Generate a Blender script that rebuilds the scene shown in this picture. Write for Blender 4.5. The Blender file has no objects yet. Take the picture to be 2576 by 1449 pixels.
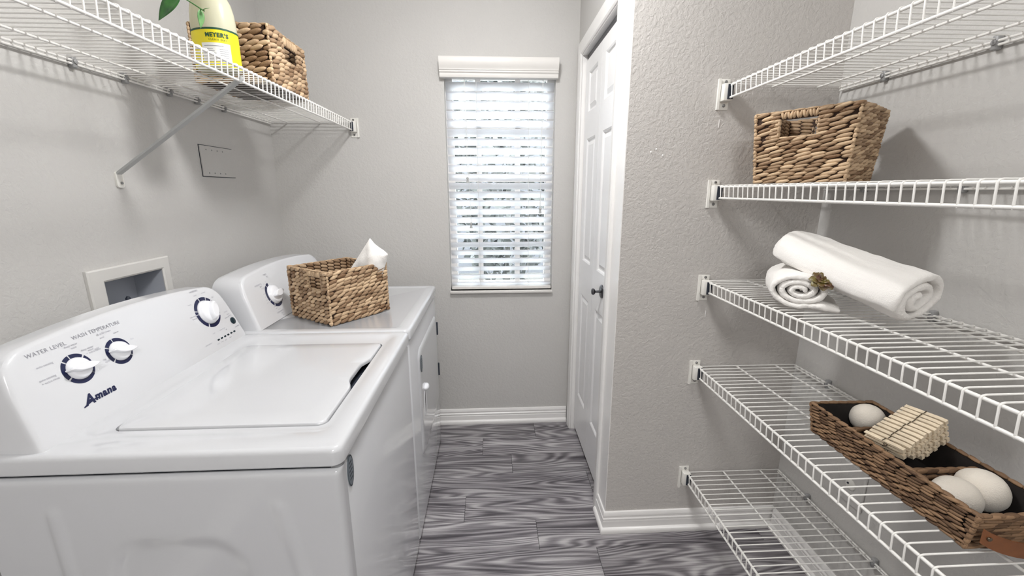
import bpy, bmesh, math, random
from mathutils import Vector, Matrix, noise as mnoise
import numpy as np
SC = bpy.context.scene
COL = SC.collection
PI = math.pi
R = math.radians

# ---------------------------------------------------------------- camera
F_PX = 1051.62
CAM_H = 1.4034
_p, _y, _r = R(-13.081), R(2.781), R(-0.072)
fw = Vector((math.sin(_y)*math.cos(_p), math.cos(_y)*math.cos(_p), math.sin(_p)))
rt = Vector((math.cos(_y), -math.sin(_y), 0))
up = rt.cross(fw)
rt2 = rt*math.cos(_r) + up*math.sin(_r)
up2 = -rt*math.sin(_r) + up*math.cos(_r)
cd = bpy.data.cameras.new('camera')
cd.sensor_width = 36.0
cd.lens = F_PX*36.0/2576.0
cd.clip_start = 0.02
cam = bpy.data.objects.new('camera', cd)
COL.objects.link(cam)
m = Matrix((rt2, up2, -fw)).transposed().to_4x4()
m.translation = (0, 0, CAM_H)
cam.matrix_world = m
SC.camera = cam

# ---------------------------------------------------------------- world, exposure
W = bpy.data.worlds.new('sky')
SC.world = W
W.use_nodes = True
bg = W.node_tree.nodes['Background']
bg.inputs[0].default_value = (0.92, 0.96, 1.0, 1)
bg.inputs[1].default_value = 15.0
SC.view_settings.view_transform = 'Standard'
SC.view_settings.look = 'None'
SC.view_settings.gamma = 1.0
SC.view_settings.use_curve_mapping = False
SC.view_settings.exposure = 0.36
LAMP_POS = (-0.06, 1.22, 2.44)
LAMP_STRENGTH = 122.0
FILL_POS = (0.15, -0.9, 2.44)  # unseen fill light, added behind the camera
FILL_STRENGTH = 40.0

# ---------------------------------------------------------------- helpers
def lin(c):
    return tuple(((v/255)/12.92 if v/255 <= .04045 else ((v/255+.055)/1.055)**2.4) for v in c)

def empty(name, loc=(0, 0, 0), rotz=0.0):
    o = bpy.data.objects.new(name, None)
    o.empty_display_size = .05
    o.location = loc
    o.rotation_euler = (0, 0, rotz)
    COL.objects.link(o)
    return o

def tag(o, label, cat, group=None, kind=None):
    o['label'] = label
    o['category'] = cat
    if group: o['group'] = group
    if kind: o['kind'] = kind
    return o

def thing(name, label, cat, loc=(0, 0, 0), rotz=0.0, group=None, kind=None):
    return tag(empty(name, loc, rotz), label, cat, group, kind)

class MB:
    """collects verts and faces for ONE mesh"""
    def __init__(s):
        s.v = []; s.f = []; s.c = []
    def add(s, vs, fs, col=None):
        n = len(s.v)
        s.v.extend([tuple(q) for q in vs])
        s.f.extend([tuple(i+n for i in f) for f in fs])
        if col is not None:
            s.c.extend([col]*len(vs))
        return s
    def box(s, x0, x1, y0, y1, z0, z1):
        vs = [(x, y, z) for z in (z0, z1) for y in (y0, y1) for x in (x0, x1)]
        return s.add(vs, [(0, 2, 3, 1), (4, 5, 7, 6), (0, 1, 5, 4), (2, 6, 7, 3), (0, 4, 6, 2), (1, 3, 7, 5)])
    def rbox(s, x0, x1, y0, y1, z0, z1, r=.004, seg=2):
        bm = bmesh.new()
        bmesh.ops.create_cube(bm, size=1)
        for v in bm.verts:
            v.co = Vector(((x0+x1)/2+v.co.x*(x1-x0), (y0+y1)/2+v.co.y*(y1-y0), (z0+z1)/2+v.co.z*(z1-z0)))
        bmesh.ops.bevel(bm, geom=bm.edges[:], offset=r, segments=seg, affect='EDGES', profile=.5)
        bm.verts.index_update()
        s.add([v.co[:] for v in bm.verts], [[v.index for v in f.verts] for f in bm.faces])
        bm.free()
        return s
    def tube(s, path, r, sides=8, cap=True):
        path = [Vector(q) for q in path]
        n = len(path)
        rr = r if isinstance(r, (list, tuple)) else [r]*n
        t0 = (path[1]-path[0]).normalized()
        a = Vector((0, 0, 1)) if abs(t0.z) < .9 else Vector((1, 0, 0))
        u = t0.cross(a).normalized()
        vs = []
        for i, q in enumerate(path):
            if i == 0: t = path[1]-path[0]
            elif i == n-1: t = path[-1]-path[-2]
            else: t = (path[i+1]-q).normalized()+(q-path[i-1]).normalized()
            t.normalize()
            u = (u-t*u.dot(t)).normalized()
            w = t.cross(u)
            for k in range(sides):
                an = 2*PI*k/sides
                vs.append(q+(u*math.cos(an)+w*math.sin(an))*rr[i])
        fs = []
        for i in range(n-1):
            for k in range(sides):
                k2 = (k+1) % sides
                fs.append((i*sides+k, i*sides+k2, (i+1)*sides+k2, (i+1)*sides+k))
        if cap:
            fs.append(tuple(range(sides-1, -1, -1)))
            fs.append(tuple((n-1)*sides+k for k in range(sides)))
        return s.add(vs, fs)
    def loft(s, loops, cap0=True, cap1=True, closed=True):
        n = len(loops[0])
        vs = [q for l in loops for q in l]
        fs = []
        for i in range(len(loops)-1):
            for k in range(n if closed else n-1):
                k2 = (k+1) % n
                fs.append((i*n+k, i*n+k2, (i+1)*n+k2, (i+1)*n+k))
        if cap0: fs.append(tuple(range(n-1, -1, -1)))
        if cap1: fs.append(tuple((len(loops)-1)*n+k for k in range(n)))
        return s.add(vs, fs)
    def lathe(s, prof, c=(0, 0, 0), axis=Vector((0, 0, 1)), n=20, cap0=True, cap1=True):
        axis = Vector(axis).normalized()
        a = Vector((0, 0, 1)) if abs(axis.z) < .9 else Vector((1, 0, 0))
        u = axis.cross(a).normalized(); w = axis.cross(u)
        c = Vector(c)
        loops = [[c+axis*h+(u*math.cos(2*PI*k/n)+w*math.sin(2*PI*k/n))*r for k in range(n)] for r, h in prof]
        return s.loft(loops, cap0, cap1)
    def ball(s, c, r, nu=16, nv=10):
        c = Vector(c)
        r = r if isinstance(r, (tuple, list)) else (r, r, r)
        prof = []
        loops = []
        for j in range(1, nv):
            t = PI*j/nv
            loops.append([(c.x+r[0]*math.sin(t)*math.cos(2*PI*k/nu), c.y+r[1]*math.sin(t)*math.sin(2*PI*k/nu), c.z-r[2]*math.cos(t)) for k in range(nu)])
        n0 = len(s.v)
        s.loft(loops, False, False)
        b = len(s.v)
        s.v.extend([(c.x, c.y, c.z-r[2]), (c.x, c.y, c.z+r[2])])
        for k in range(nu):
            k2 = (k+1) % nu
            s.f.append((b, n0+k2, n0+k))
            s.f.append((b+1, n0+(nv-2)*nu+k, n0+(nv-2)*nu+k2))
        return s
    def obj(s, name, mat, parent=None, smooth=None, mtx=None, off=None, fixn=True):
        me = bpy.data.meshes.new(name)
        vs = s.v
        if mtx is not None: vs = [tuple(mtx @ Vector(v)) for v in vs]
        if off is not None: vs = [(v[0]-off[0], v[1]-off[1], v[2]-off[2]) for v in vs]
        me.from_pydata(vs, [], s.f)
        if s.c:
            at = me.color_attributes.new('tone', 'FLOAT_COLOR', 'POINT')
            at.data.foreach_set('color', np.array(s.c, dtype=np.float32).ravel())
        if fixn:
            bm = bmesh.new(); bm.from_mesh(me)
            bmesh.ops.recalc_face_normals(bm, faces=bm.faces)
            bm.to_mesh(me); bm.free()
        me.materials.append(mat)
        if smooth is not None:
            me.polygons.foreach_set('use_smooth', [True]*len(me.polygons))
            if smooth < 179:
                me.set_sharp_from_angle(angle=R(smooth))
        o = bpy.data.objects.new(name, me)
        COL.objects.link(o)
        if parent is not None: o.parent = parent
        return o

def child(mb, name, mat, parent, smooth=None):
    """verts given in world coordinates, parent Empty unrotated"""
    return mb.obj(name, mat, parent, smooth, off=parent.location)

def sub(mb, name, mat, part, smooth=None):
    """sub-part of a part that sits at its thing's origin; world coords"""
    return mb.obj(name, mat, part, smooth, off=part.parent.location if part.parent else (0, 0, 0))

def rr(x0, x1, y0, y1, r, nc=6, ne=1):
    pts = []
    cs = [(x1-r, y0+r, -90), (x1-r, y1-r, 0), (x0+r, y1-r, 90), (x0+r, y0+r, 180)]
    for i, (cx, cy, a0) in enumerate(cs):
        arc = [(cx+r*math.cos(R(a0+90*k/nc)), cy+r*math.sin(R(a0+90*k/nc))) for k in range(nc+1)]
        pts.extend(arc)
        nx = cs[(i+1) % 4]
        q0 = arc[-1]; q1 = (nx[0]+r*math.cos(R(nx[2])), nx[1]+r*math.sin(R(nx[2])))
        for k in range(1, ne):
            t = k/ne
            pts.append((q0[0]+(q1[0]-q0[0])*t, q0[1]+(q1[1]-q0[1])*t))
    return pts

# ---------------------------------------------------------------- materials
def nt(name):
    m = bpy.data.materials.new(name)
    m.use_nodes = True
    t = m.node_tree
    b = t.nodes['Principled BSDF']
    return m, t, b

def coords(t, kind='Object', scale=None):
    c = t.nodes.new('ShaderNodeTexCoord')
    if scale is None: return c.outputs[kind]
    mp = t.nodes.new('ShaderNodeMapping')
    mp.inputs['Scale'].default_value = scale
    t.links.new(c.outputs[kind], mp.inputs['Vector'])
    return mp.outputs[0]

def noise(t, vec, scale, detail=3, rough=.55, dist=0):
    n = t.nodes.new('ShaderNodeTexNoise')
    n.inputs['Scale'].default_value = scale
    n.inputs['Detail'].default_value = detail
    n.inputs['Roughness'].default_value = rough
    n.inputs['Distortion'].default_value = dist
    if vec is not None: t.links.new(vec, n.inputs['Vector'])
    return n

def ramp(t, fac, stops):
    r = t.nodes.new('ShaderNodeValToRGB')
    e = r.color_ramp.elements
    while len(e) < len(stops): e.new(.5)
    for k, (p, c) in enumerate(stops):
        e[k].position = p
        e[k].color = (*c, 1) if len(c) == 3 else c
    t.links.new(fac, r.inputs[0])
    return r

def bump(t, b, height, strength=.3, dist=.002):
    n = t.nodes.new('ShaderNodeBump')
    n.inputs['Strength'].default_value = strength
    n.inputs['Distance'].default_value = dist
    t.links.new(height, n.inputs['Height'])
    t.links.new(n.outputs[0], b.inputs['Normal'])

def plain(name, rgb, rough=.5, metal=0, coat=0, spec=.5, var=.03, vscale=8, bmp=None):
    m, t, b = nt(name)
    c = lin(rgb)
    v = coords(t)
    n = noise(t, v, vscale, 2)
    r = ramp(t, n.outputs[0], [(.3, tuple(x*(1-var) for x in c)), (.7, tuple(min(1, x*(1+var)) for x in c))])
    t.links.new(r.outputs[0], b.inputs['Base Color'])
    b.inputs['Roughness'].default_value = rough
    b.inputs['Metallic'].default_value = metal
    b.inputs['Coat Weight'].default_value = coat
    b.inputs['Coat Roughness'].default_value = .06
    b.inputs['Specular IOR Level'].default_value = spec
    if bmp:
        n2 = noise(t, v, bmp[0], 3)
        bump(t, b, n2.outputs[0], bmp[1], bmp[2])
    return m

def wall_mat(name, rgb, strength, scale=75):
    m, t, b = nt(name)
    v = coords(t)
    n = noise(t, v, scale, 3, .6, .4)
    hi = ramp(t, n.outputs[0], [(.38, (0, 0, 0)), (.60, (1, 1, 1))])
    c = lin(rgb)
    n2 = noise(t, v, 3, 3)
    r = ramp(t, n2.outputs[0], [(.3, tuple(x*.97 for x in c)), (.7, c)])
    t.links.new(r.outputs[0], b.inputs['Base Color'])
    b.inputs['Roughness'].default_value = .55
    b.inputs['Specular IOR Level'].default_value = .35
    bump(t, b, hi.outputs[0], strength, .0015)
    return m

M = {}
M['wall'] = wall_mat('greige wall paint', (201, 199, 196), .35)
M['wall_knock'] = wall_mat('greige knockdown paint', (200, 196, 192), .5, 85)
M['ceiling'] = plain('ceiling paint', (235, 234, 232), .8, bmp=(60, .2, .001))
M['trim'] = plain('white trim paint', (240, 238, 236), .28, var=.01)
M['doorp'] = plain('white door paint', (238, 237, 237), .3, var=.01)
M['dark'] = plain('dark gap', (14, 15, 18), .8)
M['enamel'] = plain('white enamel', (207, 208, 211), .14, coat=.5, var=.006)
M['console'] = plain('white console plastic', (216, 217, 220), .22, coat=.2, var=.004)
M['gap'] = plain('dark blue grey gap', (38, 44, 56), .6)
M['knob'] = plain('glossy white knob', (240, 241, 245), .2, coat=.3, var=.004)
M['navy'] = plain('navy print', (16, 24, 66), .4)
M['print'] = plain('grey print', (150, 150, 158), .5)
M['print2'] = plain('light grey print', (176, 176, 184), .5)
M['button'] = plain('dark button', (14, 40, 50), .3)
M['badge'] = plain('grey badge', (118, 128, 136), .35)
M['badge_dk'] = plain('badge print', (52, 58, 66), .5)
M['wire'] = plain('white vinyl coated wire', (236, 234, 230), .35, var=.01)
M['clip'] = plain('clear grey clip', (150, 150, 150), .35)
M['brace'] = plain('pale grey brace', (182, 183, 182), .35)
M['bracket'] = plain('white plastic bracket', (234, 232, 226), .4)
M['boxw'] = plain('off white box plastic', (212, 210, 206), .45)
M['recess'] = plain('shaded recess plastic', (178, 182, 190), .5)  # greyed to paint in the shade inside the outlet box
M['screw'] = plain('steel screw', (150, 150, 150), .3, metal=1)
M['slat'] = None
M['cord'] = plain('white cord', (228, 228, 226), .7)
M['valance'] = plain('faux wood white', (224, 221, 217), .4, var=.01)
M['blackmetal'] = plain('dark nickel', (104, 104, 108), .3, metal=1)
M['paper'] = plain('white label', (244, 244, 240), .5)
M['leather'] = plain('tan leather', (122, 74, 42), .5, var=.15, vscale=30, bmp=(300, .2, .0005))
M['wood'] = plain('pale pin wood', (236, 219, 192), .6, var=.10, vscale=60)
M['spring'] = plain('spring steel', (120, 110, 96), .35, metal=1)
M['yellow'] = plain('yellow label', (240, 222, 30), .4, var=.03)
M['green'] = plain('dark green print', (20, 74, 52), .5)
M['stem'] = plain('green stem', (70, 120, 60), .5)

# blind slats: white faux wood that lets some daylight through
m, t, b = nt('translucent slat')
b.inputs['Base Color'].default_value = (*lin((244, 244, 246)), 1)
b.inputs['Roughness'].default_value = .4
tl = t.nodes.new('ShaderNodeBsdfTranslucent'); tl.inputs[0].default_value = (.95, .955, .97, 1)
mx = t.nodes.new('ShaderNodeMixShader'); mx.inputs[0].default_value = .88
t.links.new(b.outputs[0], mx.inputs[1]); t.links.new(tl.outputs[0], mx.inputs[2])
t.links.new(mx.outputs[0], t.nodes['Material Output'].inputs[0])
M['slat'] = m

# window pane
m, t, b = nt('window glass')
tr = t.nodes.new('ShaderNodeBsdfTransparent'); tr.inputs[0].default_value = (.96, .98, .98, 1)
gl = t.nodes.new('ShaderNodeBsdfGlossy'); gl.inputs['Roughness'].default_value = .02
fr = t.nodes.new('ShaderNodeFresnel'); fr.inputs[0].default_value = 1.45
mx = t.nodes.new('ShaderNodeMixShader')
t.links.new(fr.outputs[0], mx.inputs[0]); t.links.new(tr.outputs[0], mx.inputs[1]); t.links.new(gl.outputs[0], mx.inputs[2])
t.links.new(mx.outputs[0], t.nodes['Material Output'].inputs[0])
M['glass'] = m

# translucent bottle plastic
m, t, b = nt('milky bottle plastic')
b.inputs['Base Color'].default_value = (*lin((228, 226, 202)), 1)
b.inputs['Roughness'].default_value = .22
tl = t.nodes.new('ShaderNodeBsdfTranslucent'); tl.inputs[0].default_value = (*lin((230, 226, 190)), 1)
mx = t.nodes.new('ShaderNodeMixShader'); mx.inputs[0].default_value = .35
t.links.new(b.outputs[0], mx.inputs[1]); t.links.new(tl.outputs[0], mx.inputs[2])
t.links.new(mx.outputs[0], t.nodes['Material Output'].inputs[0])
M['bottle'] = m

# grey oak vinyl planks
m, t, b = nt('grey oak plank')
oi = t.nodes.new('ShaderNodeObjectInfo')
sc = t.nodes.new('ShaderNodeVectorMath'); sc.operation = 'SCALE'; sc.inputs[0].default_value = (37, 91, 13)
t.links.new(oi.outputs['Random'], sc.inputs['Scale'])
tc = t.nodes.new('ShaderNodeTexCoord')
ad = t.nodes.new('ShaderNodeVectorMath'); ad.operation = 'ADD'
t.links.new(tc.outputs['Object'], ad.inputs[0]); t.links.new(sc.outputs[0], ad.inputs[1])
mp = t.nodes.new('ShaderNodeMapping'); mp.inputs['Scale'].default_value = (2.0, 17, 4)
t.links.new(ad.outputs[0], mp.inputs[0])
wn = noise(t, mp.outputs[0], 1.0, 2, .5, .0)
# grain lines: sine of a warped coordinate
mp2 = t.nodes.new('ShaderNodeMapping'); mp2.inputs['Scale'].default_value = (1.0, 7.5, 4)
t.links.new(ad.outputs[0], mp2.inputs[0])
# cathedral grain: contour lines of a stretched noise field
cn = noise(t, mp2.outputs[0], 1.0, 1.5, .45, .25)
ml = t.nodes.new('ShaderNodeMath'); ml.operation = 'MULTIPLY'; ml.inputs[1].default_value = 150.0
t.links.new(cn.outputs[0], ml.inputs[0])
sn = t.nodes.new('ShaderNodeMath'); sn.operation = 'SINE'; t.links.new(ml.outputs[0], sn.inputs[0])
ms = t.nodes.new('ShaderNodeMath'); ms.operation = 'MULTIPLY_ADD'; ms.inputs[1].default_value = .5; ms.inputs[2].default_value = .5
t.links.new(sn.outputs[0], ms.inputs[0])
mp3 = t.nodes.new('ShaderNodeMapping'); mp3.inputs['Scale'].default_value = (4.0, 240, 10)
t.links.new(ad.outputs[0], mp3.inputs[0])
fn = noise(t, mp3.outputs[0], 1.0, 6, .75)
mixa = t.nodes.new('ShaderNodeMix'); mixa.data_type = 'FLOAT'; mixa.inputs[0].default_value = .78
t.links.new(ms.outputs[0], mixa.inputs[2]); t.links.new(fn.outputs[0], mixa.inputs[3])
mixb = t.nodes.new('ShaderNodeMix'); mixb.data_type = 'FLOAT'; mixb.inputs[0].default_value = .36
t.links.new(mixa.outputs[0], mixb.inputs[2]); t.links.new(wn.outputs[0], mixb.inputs[3])
rp = ramp(t, mixb.outputs[0], [(.35, lin((64, 60, 66))), (.45, lin((114, 110, 114))), (.53, lin((150, 146, 149))), (.63, lin((196, 193, 194)))])
hs = t.nodes.new('ShaderNodeHueSaturation')
mr = t.nodes.new('ShaderNodeMapRange'); mr.inputs[3].default_value = .78; mr.inputs[4].default_value = 1.12
t.links.new(oi.outputs['Random'], mr.inputs[0]); t.links.new(mr.outputs[0], hs.inputs['Value'])
t.links.new(rp.outputs[0], hs.inputs['Color']); t.links.new(hs.outputs[0], b.inputs['Base Color'])
b.inputs['Roughness'].default_value = .45
bump(t, b, mixa.outputs[0], .15, .001)
M['plank'] = m

# woven fibre: tone comes per strand piece
def fibre(name, lo, hi, bscale=220):
    m, t, b = nt(name)
    a = t.nodes.new('ShaderNodeVertexColor'); a.layer_name = 'tone'
    v = coords(t)
    n = noise(t, v, bscale, 3)
    sep = t.nodes.new('ShaderNodeSeparateColor'); t.links.new(a.outputs[0], sep.inputs[0])
    mm = t.nodes.new('ShaderNodeMath'); mm.operation = 'MULTIPLY_ADD'
    mm.inputs[1].default_value = .35; t.links.new(n.outputs[0], mm.inputs[0]); t.links.new(sep.outputs[0], mm.inputs[2])
    r = ramp(t, mm.outputs[0], [(.12, lin(lo)), (.55, tuple((x+y)/2 for x, y in zip(lin(lo), lin(hi)))), (1.0, lin(hi))])
    t.links.new(r.outputs[0], b.inputs['Base Color'])
    b.inputs['Roughness'].default_value = .6
    b.inputs['Specular IOR Level'].default_value = .3
    bump(t, b, n.outputs[0], .35, .0006)
    return m
M['fibre'] = fibre('water hyacinth', (112, 82, 56), (216, 188, 154))
M['fibre_dk'] = fibre('brown sea grass', (80, 58, 42), (160, 128, 98))
M['backing'] = plain('dark basket liner', (58, 38, 26), .8, var=.2, vscale=60)  # dark colour stands in for shade in the gaps of the weave
M['backing_dk'] = plain('dark tray liner', (28, 22, 20), .85, var=.2, vscale=60)

def terry(name, rgb):
    m, t, b = nt(name)
    v = coords(t)
    n = noise(t, v, 420, 2, .7); n2 = noise(t, v, 60, 3)
    mm = t.nodes.new('ShaderNodeMath'); mm.operation = 'MULTIPLY_ADD'; mm.inputs[1].default_value = .7
    t.links.new(n2.outputs[0], mm.inputs[0]); t.links.new(n.outputs[0], mm.inputs[2])
    b.inputs['Base Color'].default_value = (*lin(rgb), 1)
    b.inputs['Roughness'].default_value = .95
    b.inputs['Specular IOR Level'].default_value = .1
    b.inputs['Sheen Weight'].default_value = .15
    bump(t, b, mm.outputs[0], .5, .003)
    return m
M['towel'] = terry('white terry cloth', (246, 243, 239))
M['felt'] = terry('cream wool felt', (232, 224, 212))

def leafmat(name, a, bcol, scale=30):
    m, t, b = nt(name)
    n = noise(t, coords(t), scale, 3)
    r = ramp(t, n.outputs[0], [(.35, lin(a)), (.68, lin(bcol))])
    t.links.new(r.outputs[0], b.inputs['Base Color'])
    b.inputs['Roughness'].default_value = .4
    return m
M['leaf'] = leafmat('green leaf', (26, 74, 30), (62, 122, 52))
M['leaf_lt'] = leafmat('light green leaf', (84, 134, 78), (120, 164, 104))
M['succ'] = leafmat('brown green succulent', (78, 42, 34), (112, 104, 48), 45)
M['hedge'] = leafmat('grey green hedge', (36, 40, 39), (84, 88, 85), 6)
M['stucco'] = plain('pale stucco', (82, 84, 88), .9, bmp=(40, .3, .01))
M['ground'] = plain('pale ground', (84, 84, 80), .9, var=.2, vscale=2)

def emit(name, rgb, s):
    m, t, b = nt(name)
    b.inputs['Base Color'].default_value = (*rgb, 1)
    b.inputs['Emission Color'].default_value = (*rgb, 1)
    b.inputs['Emission Strength'].default_value = s
    return m

# ================================================================ ROOM
XL, D, XR1, YS, XR2 = -1.136, 2.352, 0.462, 1.473, 1.184
YF, ZC, TH = -1.6, 2.44, 0.12
ZB = 0.097
JN, JF = 1.64, 2.255          # closet opening
DZ = 2.055
WX0, WX1, WZ0, WZ1 = -0.236, 0.344, 0.845, 2.02

def struct(name, mb, mat, label, cat, smooth=None):
    o = mb.obj(name, mat, None, smooth)
    return tag(o, label, cat, kind='structure')

# left wall with the hole for the washer outlet box
BY0, BY1, BZ0, BZ1 = 1.245, 1.467, 0.985, 1.146
mb = MB()
mb.box(XL-TH, XL, YF, BY0, 0, ZC).box(XL-TH, XL, BY1, D+TH, 0, ZC).box(XL-TH, XL, BY0, BY1, 0, BZ0).box(XL-TH, XL, BY0, BY1, BZ1, ZC)
struct('wall_left', mb, M['wall'], 'pale greige textured wall behind the washing machine and long shelf', 'wall')
# back wall with window hole
mb = MB()
mb.box(XL, WX0, D, D+TH, 0, ZC).box(WX1, XR2+TH, D, D+TH, 0, ZC).box(WX0, WX1, D, D+TH, 0, WZ0).box(WX0, WX1, D, D+TH, WZ1, ZC)
struct('wall_back', mb, M['wall'], 'greige textured wall around the blind-covered window', 'wall')
# closet: side wall with door opening, and end wall that carries the shelf brackets
mb = MB()
mb.box(XR1, XR1+.10, JF+.02, D, 0, ZC).box(XR1, XR1+.10, YS+.10, JN-.02, 0, ZC).box(XR1, XR1+.10, JN-.02, JF+.02, DZ+.02, ZC)
struct('wall_door', mb, M['wall'], 'greige wall strip around the white bifold closet door', 'wall')
mb = MB().box(XR1, XR2, YS, YS+.10, 0, ZC)
struct('wall_closet', mb, M['wall_knock'], 'greige knockdown-textured wall between closet door and shelf corner', 'wall')
mb = MB().box(XR2, XR2+TH, YF, D, 0, ZC)
struct('wall_right', mb, M['wall'], 'pale greige wall behind the stack of five wire shelves', 'wall')
mb = MB().box(XL-TH, XR2+TH, YF-TH, YF, 0, ZC)
struct('wall_front', mb, M['wall'], 'greige wall closing the room opposite the window', 'wall')
mb = MB().box(XL-TH, XR2+TH, YF-TH, D+TH, ZC, ZC+.1)
struct('ceiling', mb, M['ceiling'], 'white painted ceiling above the laundry room', 'ceiling')

# floor: subfloor plus single planks
floor = struct('floor', MB().box(XL, XR2, YF, D, -.06, -.0045), M['dark'], 'grey wood-look plank floor of the laundry room', 'floor')
random.seed(4)
PW, PL = .1575, .93
joints = {0: .245, 1: -.064, 2: .093, 3: -.46, 4: -.135, 5: .178, 6: .408}
row = 0
ytop = 2.337
rows = [(2.337, D)]
k = 0
while ytop-PW*k > YF:
    rows.append((max(YF, ytop-PW*(k+1)), ytop-PW*k)); k += 1
for i, (y0, y1) in enumerate(rows):
    j = joints.get(i-1, random.uniform(-.45, .45))
    x = j
    while x > XL: x -= PL
    while x < XR2:
        a, bb = max(x, XL), min(x+PL, XR2)
        if bb-a > .01:
            g = .0006
            lx, ly = (bb-a)/2-g, (y1-y0)/2-g
            lp = [rr(-lx+e, lx-e, -ly+e, ly-e, .0005, 1) for e in (0, 0, .0008)]
            q = MB().loft([[(p[0], p[1], z) for p in l] for l, z in zip(lp, (-.0045, -.0008, 0))])
            o = q.obj('plank', M['plank'], floor)
            o.location = ((a+bb)/2, (y0+y1)/2, 0)
        x += PL

# baseboards with a moulded profile (offset from wall, height)
BP = [(0, 0), (.021, 0), (.0225, .008), (.0215, .017), (.017, .0235), (.0115, .026), (.0115, .053), (.0085, .056), (.0125, .061), (.0125, .067), (.0085, .071), (.0080, .076), (.0110, .080), (.0105, .087), (.0070, .0955), (0, .097)]
def base_run(name, pts, label):
    """pts: polyline on the wall face (x,y), room on the left of travel direction"""
    mb = MB()
    n = len(pts)
    loops = []
    for i, q in enumerate(pts):
        q = Vector(q)
        d0 = (q-Vector(pts[i-1])).normalized() if i > 0 else None
        d1 = (Vector(pts[i+1])-q).normalized() if i < n-1 else None
        n0 = Vector((-d0.y, d0.x)) if d0 else None
        n1 = Vector((-d1.y, d1.x)) if d1 else None
        if n0 and n1:
            nn = (n0+n1); nn = nn/(nn.dot(n0))
        else: nn = n0 or n1
        loops.append([(q.x+nn.x*o, q.y+nn.y*o, z) for o, z in BP])
    mb.loft(loops)
    return struct(name, mb, M['trim'], label, 'baseboard', 35)
base_run('baseboard_back', [(XR1-.013, D), (XL, D)], 'white moulded baseboard under the window')
base_run('baseboard_closet', [(XR2, YS), (XR1, YS), (XR1, JN-.052)], 'white moulded baseboard wrapping the closet wall corner')
base_run('baseboard_right', [(XR2, YF), (XR2, YS-.02)], 'white moulded baseboard beneath the lowest wire shelf')
base_run('baseboard_left', [(XL, D-.02), (XL, YF)], 'white moulded baseboard behind the laundry machines')

# door casing and jambs
cz = DZ+.005
CP = [(0, 0), (.006, 0), (.010, .006), (.011, .030), (.014, .040), (.014, .055), (.010, .062), (0, .062)]
mb = MB()
def casing_leg(y_in, s, ztop):
    return [[(XR1-o, y_in+s*w, z) for o, w in CP] for z in (0, ztop)]
struct('trim_1', MB().loft([[(XR1-o, JF+w, z+(w if z else 0)) for o, w in CP] for z in (0, cz)]), M['trim'], 'white door casing leg beside the window wall corner', 'door casing', 30)
struct('trim_2', MB().loft([[(XR1-o, JN-w, z+(w if z else 0)) for o, w in CP] for z in (0, cz)]), M['trim'], 'white door casing leg beside the textured closet wall', 'door casing', 30)
struct('trim_3', MB().loft([[(XR1-o, y+s*w, cz+w) for o, w in CP] for y, s in ((JN, -1), (JF, 1))]), M['trim'], 'white head casing above the bifold closet door', 'door casing', 30)
struct('trim_4', MB().box(XR1-.0025, XR1, YS+.001, JN-.0615, .0972, ZC), M['trim'], 'white painted strip between door casing and the textured wall corner', 'wall trim')
d1 = thing('door_1', 'white bifold closet door with moulded panels beside the window wall', 'door', (XR1+.03, (JN+JF)/2, 0), kind='structure')
child(MB().box(XR1-.001, XR1+.10, JF, JF+.02, 0, DZ+.02), 'jamb', M['trim'], d1)
child(MB().box(XR1-.001, XR1+.10, JN-.02, JN, 0, DZ+.02), 'jamb', M['trim'], d1)
child(MB().box(XR1-.001, XR1+.10, JN, JF, DZ, DZ+.02), 'head_jamb', M['trim'], d1)
child(MB().box(XR1+.024, XR1+.052, JN+.004, JF-.004, DZ-.022, DZ-.0005), 'track', M['blackmetal'], d1)
LX = XR1+.020
seam = (JN+JF)/2
def panel_leaf(ya, yb, knob):
    """door leaf as a front face with real sunk and raised panels"""
    mb = MB()
    yc = (ya+yb)/2
    hw = .086
    pz = [(.262, .862), (1.045, 1.655), (1.778, 1.965)]
    x = LX
    zs = [.03]+[z for a in pz for z in a]+[DZ-.028]
    # stiles, rails
    mb.box(x, x+.032, ya, yc-hw, .03, zs[-1]).box(x, x+.032, yc+hw, yb, .03, zs[-1])
    for a, b2 in ((zs[0], zs[1]), (zs[2], zs[3]), (zs[4], zs[5]), (zs[6], zs[7])):
        mb.box(x, x+.032, yc-hw, yc+hw, a, b2)
    lf = child(mb, 'door_leaf', M['doorp'], d1)
    for a, b2 in pz:
        q = MB()
        loops = []
        for ins, dx in ((0, 0), (.006, .003), (.010, .009), (.016, .009), (.034, .002), (.037, .002)):
            loops.append([(x+dx, yc-hw+ins, a+ins), (x+dx, yc+hw-ins, a+ins), (x+dx, yc+hw-ins, b2-ins), (x+dx, yc-hw+ins, b2-ins)])
        q.loft(loops, False, True)
        q.box(x+.024, x+.03, yc-hw, yc+hw, a, b2)
        sub(q, 'door_panel', M['doorp'], lf)
    if knob:
        kb = (x, 1.765, .972)
        sub(MB().lathe([(.030, 0), (.030, .004), (.024, .008)], kb, (-1, 0, 0), 24), 'backplate', M['blackmetal'], lf, 40)
        sub(MB().lathe([(.006, .006), (.005, .03), (.012, .034), (.015, .040), (.012, .046), (.004, .048)], kb, (-1, 0, 0), 20), 'door_knob', M['blackmetal'], lf, 50)
panel_leaf(JN+.003, seam-.0015, True)
panel_leaf(seam+.0015, JF-.004, False)

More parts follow.
